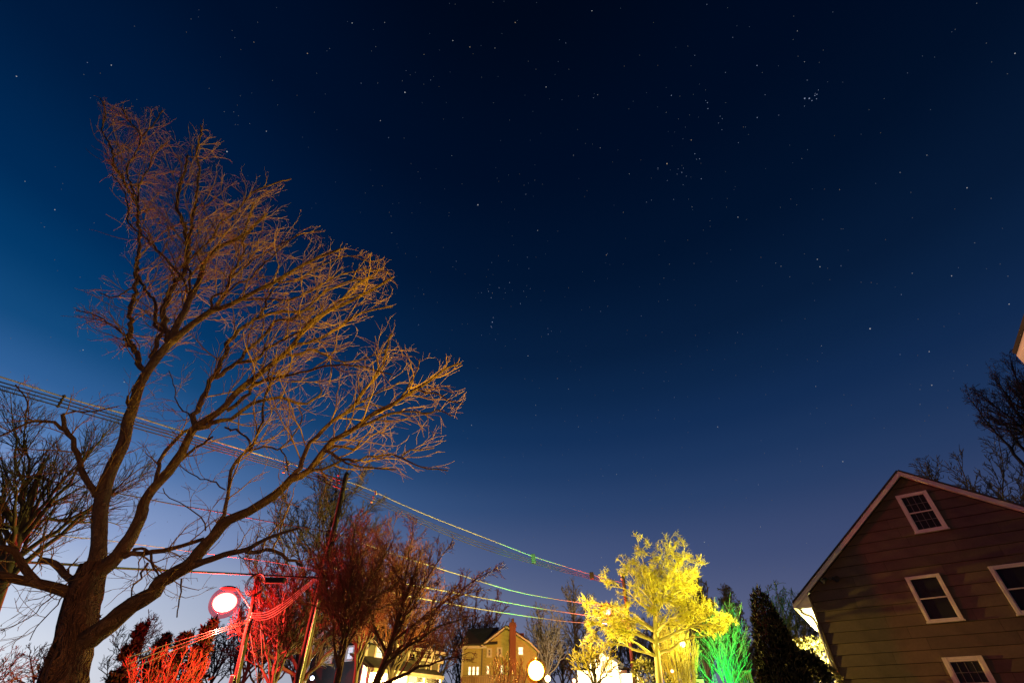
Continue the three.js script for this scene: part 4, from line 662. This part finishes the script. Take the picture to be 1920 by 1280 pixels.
function onGable(o, f) { // the gable end runs from the front corner along local -z
  o.updateMatrixWorld(); const p0 = o.position.clone(), X = V(1, 0, 0).applyQuaternion(o.quaternion), N = X.clone().negate();
  const hit = (px, py) => o.worldToLocal(onPlane(px, py, p0, N));
  const w = -hit(587, 1214).z, ridge = hit(638, 1166).y;
  return { w, ridge, win: (a, t, b, u) => { const q = hit(a, t), r = hit(b, t), s = hit(a, u), v = hit(b, u); return [-(q.z + s.z) / 2, (s.y + v.y) / 2, -(r.z + v.z) / 2, (q.y + r.y) / 2]; },
    put: ([za, y0, zb, y1], lit) => { // a window unit turned to face the gable
      const holder = new THREE.Group(); holder.name = 'gable_window'; const w0 = Math.abs(za - zb);
      const before = o.children.length; windowUnit(o, [-w0 / 2, y0, w0 / 2, y1], 0, { trim: .12, rows: lit ? 2 : 0, cols: lit ? 2 : 0, pane: lit ? M.coolWindow : glowing(.9, .6, .25, .16), label: lit ? 'window with a cool bluish light' : 'dimly lit window with a half-drawn blind' });
      const win = o.children[before]; win.rotation.y = -Math.PI / 2; win.position.set(-.01, 0, -(za + zb) / 2);
    } };
}

{ // floodlit white house at right of centre
  const f = facade('white_house', 'white gabled house glaring in floodlight behind the small dark tree', 'house', 1128, 1250, 54, 92), { o, loc } = f;
  const q = (x, y) => { const p = loc(x, y); return [p.x, p.y]; };
  const L = q(1106, 1245), A = q(1128.5, 1224), Rr = q(1158, 1243), W = q(1178, 1262);
  shell(o, 'wall', [[L[0], 0], [Rr[0], 0], Rr, A, L], 8, M.white, -.01);
  boards(o, (y) => [y > L[1] ? lerp(L[0], A[0], (y - L[1]) / (A[1] - L[1])) : L[0], y > Rr[1] ? lerp(Rr[0], A[0], (y - Rr[1]) / (A[1] - Rr[1])) : Rr[0]], .3, A[1], .26, [M.white], { one: false });
  roofSlab(o, [L[0] - .4, L[1] - .3], [A[0], A[1] + .05], [.35, -8.2], .16, M.roof); roofSlab(o, [A[0], A[1] + .05], [Rr[0] + .5, Rr[1] - .25], [.35, -8.2], .16, M.roof);
  shell(o, 'side_wing', [[Rr[0], 0], [W[0], 0], [W[0], Rr[1] - .5], [Rr[0], Rr[1] - .5]], 7, M.white, -.6);
  roofSlab(o, [Rr[0], Rr[1] - .3], [W[0] + .3, Rr[1] - .5], [-.2, -7.6], .14, M.roof, 'wing_roof');
  const low = q(1192, 1264); shell(o, 'porch_front', [[Rr[0] + .1, 0], [low[0], 0], [low[0], low[1]], [Rr[0] + .1, low[1]]], 3, M.white, 1.2);
  const low2 = q(1083, 1256); shell(o, 'garage', [[low2[0], 0], [L[0], 0], [L[0], low2[1]], [low2[0], low2[1]]], 6, M.white, -.4);
  part(o, 'gable_vent', RB(.25, .9, .05, A[0] + .05, A[1] - 1.1, .045), M.grey);
  for (const [a, b] of [[1161.5, 1164.5], [1168, 1172.5]]) { const w = rect(f, a, 1245, b, 1261); windowUnit(o, [w[0], w[1], w[2] + .2, Math.min(w[3], Rr[1] - .7)], -.595, { trim: .08, pane: M.litWindow, label: 'narrow brightly lit window of the side wing' }); }
}
{ // the near house: only the corner of its eave reaches into the frame
  const c = at(1934, 696, 3.6), o = thing('near_house', 'corner of a warmly lit roof eave at the right edge', 'house', V(c.x, 0, c.z)), y = c.y;
  const up = V(0, .56, .83), p = (r, x, h) => V(x, y + h, 0).addScaledVector(up, r);
  part(o, 'rake_board', new Geo().prism([p(0, 0, 0), p(5.5, 0, 0), p(5.5, 0, .2), p(0, 0, .2)], V(.03, 0, 0)).build(), M.trim);
  part(o, 'fascia', new Geo().prism([p(0, .03, 0), p(0, 7, 0), p(0, 7, .2), p(0, .03, .2)], V(0, 0, .03)).build(), M.trim);
  part(o, 'soffit', new Geo().prism([V(.03, y + .012, .03), V(7, y + .012, .03), V(7, y + .012, .5), V(.03, y + .012, .5)], V(0, .03, 0)).build(), M.trim);
  part(o, 'rake_soffit', new Geo().prism([p(.6, .03, .02), p(5.5, .03, .02), p(5.5, .45, .02), p(.6, .45, .02)], V(0, .03, 0)).build(), M.trim);
  part(o, 'roof', new Geo().prism([p(0, .01, .205), p(5.5, .01, .205), p(5.5, 7, .205), p(0, 7, .205)], V(0, .05, -.02)).build(), M.roof);
  part(o, 'wall', new Geo().box(V(.45, 0, .5), V(7, 0, 0), V(0, y, 0), V(0, 0, 4.4)).build(), M.white);
}
{ // deck railing and shed under the green tree
  const a = at(1374, 1258, 36), b = at(1413, 1257, 35.6), o = thing('deck_railing', 'orange-lit wooden deck railing between green tree and dark conifer', 'railing', V(a.x, 0, a.z)), w = b.x - a.x, h = a.y;
  part(o, 'top_rail', RB(w, .07, .14, w / 2, h, 0), M.fence); part(o, 'bottom_rail', RB(w, .07, .07, w / 2, h - .75, 0), M.fence);
  for (let k = 0; k < 9; k++) part(o, 'baluster', RB(.05, .7, .05, .06 + (w - .12) * k / 8, h - .38, 0), M.fence);
  for (const x of [.05, w - .05]) part(o, 'post', RB(.12, h, .12, x, h / 2, -.1), M.fence);
  part(o, 'deck', RB(w + .4, .2, 1.6, w / 2, h - .9, -.7), M.fence);
  const s = at(1305, 1270, 36), sh = thing('garden_shed', 'small pink-lit shed between the fountain shrub and the green tree', 'shed', V(s.x, 0, s.z)), sw = .34 * 1;
  part(sh, 'wall', RB(.66, s.y - .1, .8, 0, (s.y - .1) / 2, 0, .02), M.white); part(sh, 'roof', RB(.8, .09, 1, 0, s.y - .02, 0, .02), M.roof); part(sh, 'door', RB(.3, 1.8, .03, .05, 1, .41), M.grey); part(sh, 'vent', RB(.2, .1, .03, -.1, s.y - .3, .41), M.dark);
}

// ---------------------------------------------------------------- poles and cables
function pole(name, label, foot, top, r0, r1, group) {
  const o = thing(name, label, 'utility pole', foot), h = top.clone().sub(foot), pts = [], R = rng(9);
  for (let k = 0; k <= 14; k++) pts.push(h.clone().multiplyScalar(k / 14).add(V((R() - .5) * .03, 0, (R() - .5) * .03)));
  part(o, 'pole', new Geo().tube(pts, taper(15, r0, r1), 16, .03, (s, l, p) => perlin.noise(s, l, 3), true).build(), M.pole);
  return { o, h, up: h.clone().normalize(), on: (k) => h.clone().multiplyScalar(k) };
}
const footOf = (p, q) => { const a = p.clone(), d = q.clone().sub(p), t = a.y / -d.y; return a.addScaledVector(d, t); };
{ // tall wooden pole
  const t = at(650, 889, 24), b = at(566, 1247, 24.3), P = pole('utility_pole', 'tall leaning wooden utility pole among the bare trees', footOf(t, b), t, .19, .125);
  part(P.o, 'cap', new THREE.CylinderGeometry(.05, .15, .12, 14).translate(P.h.x, P.h.y + .05, P.h.z), M.dark);
  for (const [k, L] of [[.965, .62], [.93, .5]]) { const p = P.on(k), a = new Geo().tube([p, p.clone().add(V(-L, .12, .25))], [.035, .03], 6, 0, null, true); part(P.o, 'bracket', a.build(), M.steel); }
  for (const [k, s] of [[.975, 1], [.955, -1], [.93, 1]]) { const p = P.on(k), i = part(P.o, 'insulator', new THREE.LatheGeometry([[.001, 0], [.05, 0], [.055, .03], [.03, .05], [.055, .08], [.03, .1], [.05, .13], [.02, .17], [.001, .17]].map(([x, y]) => new THREE.Vector2(x, y)), 14).rotateZ(-s * 1.3).translate(p.x + s * .14, p.y, p.z + .1), M.porcelain); }
  const box = P.on(.62); part(P.o, 'splice_box', RB(.22, .5, .2, box.x + .12, box.y, box.z + .18, .03), M.steel);
  part(P.o, 'conduit', new Geo().tube([P.on(.02).add(V(.1, 0, .19)), P.on(.5).add(V(.1, 0, .17))], [.03, .03], 8).build(), M.steel);
}
{ // pole of the red street lamp
  const t = at(484, 1083, 25.6), b = at(443, 1275, 25), P = pole('utility_pole', 'shorter lamp pole glowing orange below the red street lamp', footOf(t, b), t, .16, .11);
  const lampAt = at(421, 1129, 25).sub(P.o.position), p0 = P.on(.8);
  const arm = new THREE.QuadraticBezierCurve3(p0, p0.clone().lerp(lampAt, .5).add(V(0, .5, 0)), lampAt.clone().add(V(.3, .62, 0))).getPoints(12);
  part(P.o, 'lamp_arm', new Geo().tube(arm, taper(13, .03, .03), 8).build(), M.steel);
  part(P.o, 'lamp_hood', new THREE.SphereGeometry(.42, 20, 10, 0, 6.283, 0, 1.2).scale(1.1, .5, 1).translate(lampAt.x, lampAt.y + .5, lampAt.z), M.steel);
  const mb = P.on(.42); part(P.o, 'meter_box', RB(.2, .42, .16, mb.x - .14, mb.y, mb.z + .12, .03), M.steel);
  part(P.o, 'riser', new Geo().tube([P.on(.02).add(V(.06, 0, .16)), P.on(.6).add(V(.06, 0, .14))], [.025, .025], 8).build(), M.steel);
  const k = P.on(.74); for (const s of [0, 1, 2]) part(P.o, 'insulator', new THREE.SphereGeometry(.06, 10, 8).translate(k.x + .1, k.y + s * .14, k.z + .12), M.porcelain);
  // guy wires
  for (const [x0, y0, x1, y1, i] of [[469, 1188, 483, 1278, 0], [488, 1168, 493, 1278, 1]]) { const a = at(x0, y0, 25), q = footOf(a, at(x1, y1, 24.6)); const g = thing('guy_wire', ['left guy wire slanting down from the lamp pole', 'right guy wire slanting down from the lamp pole'][i], 'guy wire', q); part(g, 'strand', new Geo().tube([V(0, 0, 0), a.clone().sub(q)], [.014, .014], 5).build(), M.neutral); part(g, 'anchor', new THREE.ConeGeometry(.06, .3, 8).translate(0, .15, 0), M.steel); }
}
{ // far pole behind the yellow tree
  const t = at(1168, 1075, 42.6), b = at(1189, 1262, 42), P = pole('utility_pole', 'utility pole lit half red half green beside the yellow tree trunk', footOf(t, b), t, .2, .14);
  const l = at(1138, 1145, 42).sub(P.o.position), s = P.on(.72);
  part(P.o, 'lamp_arm', new Geo().tube(new THREE.QuadraticBezierCurve3(s, s.clone().lerp(l, .5).add(V(0, .4, 0)), l.clone().add(V(.2, .12, 0))).getPoints(10), taper(11, .035, .035), 7).build(), M.steel);
  part(P.o, 'lamp_hood', new THREE.SphereGeometry(.25, 16, 8, 0, 6.283, 0, 1.3).scale(1.2, .5, 1).translate(l.x, l.y + .1, l.z), M.steel);
  for (const k of [.96, .985]) { const p = P.on(k); part(P.o, 'insulator', new THREE.SphereGeometry(.09, 10, 8).translate(p.x - .2, p.y, p.z + .15), M.porcelain); }
}
// a cable through sight points [x, y, metres ahead]
function cable(name, label, r, mat, pts, group, category = 'cable') {
  const c = new THREE.CatmullRomCurve3(pts.map(([x, y, D]) => at(x, y, D)), false, 'centripetal'), p = c.getPoints(pts.length * 14);
  const a = p[0].clone(), o = thing(name, label, category, a, group);
  part(o, 'strand', new Geo().tube(p, taper(p.length, r, r), 6).build(a), mat); return { o, p };
}
const near = (y) => [-260, y, 9.2];
cable('power_line', 'bare yellow-lit wire above the three black lines, running on to the far pole', .024, M.neutral, [[-120, 672, 11], [0, 706.5, 12.1], [122, 745, 13.6], [255, 782, 15.6], [337, 807, 17], [468, 847, 19.6], [558, 873, 22.4], [640, 899, 24], [694, 918, 25.6], [715, 928, 26.4], [792, 962, 29], [870, 993, 32], [940, 1020, 35], [1000, 1043, 38], [1060, 1062, 40.4], [1110, 1077, 42], [1166, 1092, 42.6]]);
for (const [i, d0, d1, l] of [[0, 0, 0, 'uppermost of the three black power lines at left'], [1, 7, 4.5, 'middle one of the three black power lines at left'], [2, 14.5, 9.5, 'lowest of the three black power lines at left']])
  cable('power_line', l, .022, M.cable, [[-120, 682 + d0, 11], [0, 716 + d0, 12.1], [115, 749 + d0 * .95, 13.5], [231, 783.5 + d0 * .85, 15.2], [337, 815 + d0 * .75, 17], [480, 856.5 + d0 * .6, 19.9], [560, 880 + d0 * .6, 22.4], [640, 905 + d0 * .7, 24.1], [710, 935 + d1, 26.2], [800, 977 + d1, 29.2], [870, 1006 + d1, 32], [940, 1030 + d1, 35], [1000, 1050 + d1 * .7, 38], [1060, 1067 + d1 * .6, 40.4], [1110, 1081 + d1 * .5, 42], [1164, 1096 + d1 * .4, 42.6]]);
for (const [x0, y0, x1, y1, D, l] of [[121, 740, 107, 763, 13.5, 'black spacer bar clamping the power lines left of the big tree'], [999, 1040, 1001, 1054, 38, 'dark spacer hanging on the power lines in mid span'], [1109, 1074, 1110, 1084, 42, 'dark spacer on the power lines beside the yellow tree']]) {
  const a = at(x0, y0, D), b = at(x1, y1, D), o = thing('wire_spacer', l, 'spacer', a), d = b.clone().sub(a), L = d.length(), r = D > 30 ? .13 : .035;
  part(o, 'bar', new Geo().tube([V(0, 0, 0), d.clone().multiplyScalar(.3), d.clone().multiplyScalar(.7), d], [r * .6, r, r * 1.2, r * .7], 8, 0, null, true).build(), M.dark);
  for (const k of [.1, .4, .65, .95]) part(o, 'clamp', RB(r * 2.6, r * 1.4, r * 2.6, d.x * k, d.y * k, d.z * k, r * .3), M.dark);
}
for (const [x, y, D, l] of [[538, 874, 21.8, 'yellow insulator cluster left of the tall pole top'], [634, 900, 24, 'insulator cluster at the tall pole top'], [703, 930, 26, 'yellow insulator cluster right of the tall pole top']]) { // suspended insulators
  const a = at(x + 2, y - 9, D), o = thing('insulator', l, 'insulator', a), d = at(x - 5, y + 11, D).sub(a);
  for (let k = 0; k < 5; k++) part(o, 'disc', new THREE.SphereGeometry(.075, 12, 8).scale(1, .7, 1).translate(d.x * k / 4 + (k % 2 ? .05 : -.04), d.y * k / 4, d.z * k / 4), M.porcelain);
  part(o, 'rod', new Geo().tube([V(0, .05, 0), d], [.02, .02], 5).build(), M.steel);
}
cable('phone_cable', 'thick black cable low behind the big trunk running into the red glare', .038, M.cable, [[-120, 1043, 13], [0, 1051.5, 14.5], [110, 1057, 16.3], [225, 1065, 18.2], [330, 1070, 20.4], [475, 1077, 23.4], [606, 1084, 24.1]]);
cable('phone_cable', 'dark cable crossing the big trunk at half height on its way to the tall pole', .02, M.cable, [[-120, 862, 12], [0, 883, 13.3], [100, 903, 14.8], [212, 923, 16.6], [330, 946, 18.8], [417, 961, 20.6], [468, 971, 21.6], [553, 986, 23], [625, 998, 24.2]]);
cable('phone_cable', 'upper green-lit cable right of the tall pole, above the two others', .026, M.neutral, [[625, 998, 24.2], [712, 1030, 27], [780, 1052, 29.6], [860, 1077, 33], [960, 1107, 37], [1035, 1122, 40], [1107, 1132, 42], [1176, 1140, 42.3]]);
cable('phone_cable', 'yellowish thin cable between the low limbs of the big tree', .012, M.neutral, [[-120, 975, 13], [0, 990, 14.4], [100, 1003, 16], [200, 1013, 17.8], [300, 1026, 20], [420, 1042, 22.6], [500, 1052, 23.8], [604, 1070, 24.1]]);
cable('phone_cable', 'brightest green-lit cable from the tall pole to the red street lamp in the yellow tree', .03, M.neutral, [[612, 1060, 24.1], [655, 1073, 25.4], [760, 1094, 29], [905, 1121, 35], [1010, 1140, 39], [1110, 1155, 42], [1176, 1164, 42.3]]);
cable('phone_cable', 'lowest green-lit cable crossing the sky gap right of the tall pole', .028, M.neutral, [[602, 1085, 24.2], [655, 1092, 25.4], [755, 1115, 29], [855, 1134, 33], [960, 1151, 37], [1085, 1167, 41], [1180, 1170, 42.3]]);
for (const [i, l] of [[0, 'first of the four pink service wires rising right from the lamp pole'], [1, 'second of the four pink service wires rising right from the lamp pole'], [2, 'third of the four pink service wires rising right from the lamp pole'], [3, 'lowest of the four pink service wires rising right from the lamp pole']])
  cable('service_wire', l, 0.02, M.neutral, [[470, 1150 + i * 4, 25], [500, 1147 + i * 4.5, 25], [530, 1130 + i * 4.5, 24.8], [560, 1107 + i * 3.5, 24.6], [594, 1080 + i * 2, 24.3]]);
for (const [i, l] of [[0, 'upper service wire descending left from the lamp pole'], [1, 'middle service wire descending left from the lamp pole'], [2, 'lower service wire descending left from the lamp pole']])
  cable('service_wire', l, .018, M.neutral, [[468, 1160 + i * 3, 25], [440, 1170 + i * 3, 24.6], [380, 1188 + i * 5, 24], [320, 1206 + i * 8, 23.4], [240, 1232 + i * 12, 22.6]]);
{ // coil of slack cable and the splice case on the thick cable
  const c = at(480, 1095, 23.4), o = thing('cable_coil', 'round coil of slack cable hung beside the lamp pole', 'cable coil', c);
  for (let k = 0; k < 3; k++) part(o, 'loop', new THREE.TorusGeometry(.42 + k * .03, .018, 6, 40).scale(.85, 1, 1).rotateY(.2).translate(0, -.02 * k, .04 * k), M.cable);
  const q = at(516, 1083, 23.6), s = thing('splice_case', 'dark box-shaped splice case hanging on the thick cable', 'splice case', q); part(s, 'case', RB(.95, .24, .24, 0, -.12, 0, .05), M.dark); for (const x of [-.35, .35]) part(s, 'hanger', RB(.03, .16, .03, x, .05, 0), M.steel);
}

// ---------------------------------------------------------------- lamps that the photograph shows, the floodlights it shows the light of, and an added one
lamp(at(421, 1129, 25), [1, .05, .035], 580, .5, { out: V(.05, -.72, .4), glareGlobe: { r: .68, haze: .024, tint: [1, .5, .52] }, name: 'street_lamp', label: 'street lamp glaring white and red on the arm of the left pole', glow: 60, shape: 'lens' });  // bulb oversized and tinted shell added for glare, also on the next two lamps
lamp(at(1005, 1257, 28.5), [1, .68, .1], 850, .4, { glareGlobe: { r: .54, haze: .022, tint: [1, .75, .4] }, out: V(0, .62, .1), name: 'yard_lamp', label: 'blazing orange yard lamp in front of the yellow house', glow: 30 });
lamp(at(1138, 1145, 42), [1, .1, .08], 200, .34, { out: V(-.1, -.5, .5), glareGlobe: { r: .6, haze: .05, tint: [1, .4, .4] }, name: 'street_lamp', label: 'small red street lamp shining through the lit yellow tree', glow: 14 });
lamp(at(1280, 1207, 31.4), [1, .8, .1], 22, .16, { name: 'garden_lamp', label: 'white garden lamp in the middle of the fountain shrub', glow: 14 });
lamp(at(1076.5, 1276, 40), [1, .25, .12], 20, .12, { name: 'garden_lamp', label: 'small red garden lamp left of the white house', glow: 10 });
lamp(at(1260.5, 1258, 27), [1, .25, .15], 5, .07, { name: 'garden_lamp', label: 'tiny red lamp under the yellow tree', glow: 8 });
lamp(at(1027, 1272, 28), [1, .7, .3], 20, .13, { name: 'yard_lamp', label: 'smaller lamp just below right of the blazing yard lamp', glow: 14 });
lamp(at(1195, 1430, 15.5), [1, .86, .04], 850, .12, { name: 'flood_lamp', label: 'yellow floodlight on the lawn, aimed up at the spreading tree', glow: 6, spot: { to: at(1205, 1105, 27), angle: .34 } });
lamp(at(1392, 1390, 28), [0, 1, .13], 1200, .1, { name: 'flood_lamp', label: 'green floodlight on the lawn below the green tree', glow: 6, spot: { to: at(1360, 1200, 34.4), angle: .42 } });
lamp(at(1150, 1400, 24), [.02, 1, .25], 5000, .1, { name: 'flood_lamp', label: 'second green floodlight, aimed up at the wires', glow: 6, spot: { to: at(985, 1072, 37), angle: .24 } });
lamp(at(1140, 1345, 46), [1, .8, .42], 1500, .1, { name: 'flood_lamp', label: 'floodlight on the lawn before the white house', glow: 6, spot: { to: at(1135, 1255, 54), angle: .75 } });
lamp(V(2.4, 2.3, .9), [1, .42, .14], 120, .1, { name: 'porch_lamp', label: 'lantern before the near house beyond the right edge', glow: 6 });
lamp(V(7.2, .7, -6.6), [1, .6, .02], 1350, .12, { name: 'flood_lamp', label: 'added unseen floodlight low at the right, there to brighten the crown of the big tree', glow: 6, spot: { to: V(-2.4, 12, -9), angle: .6, blur: .8 } });  // added spot below the view, gilds the big crown from the right
renderer.render(scene, camera);
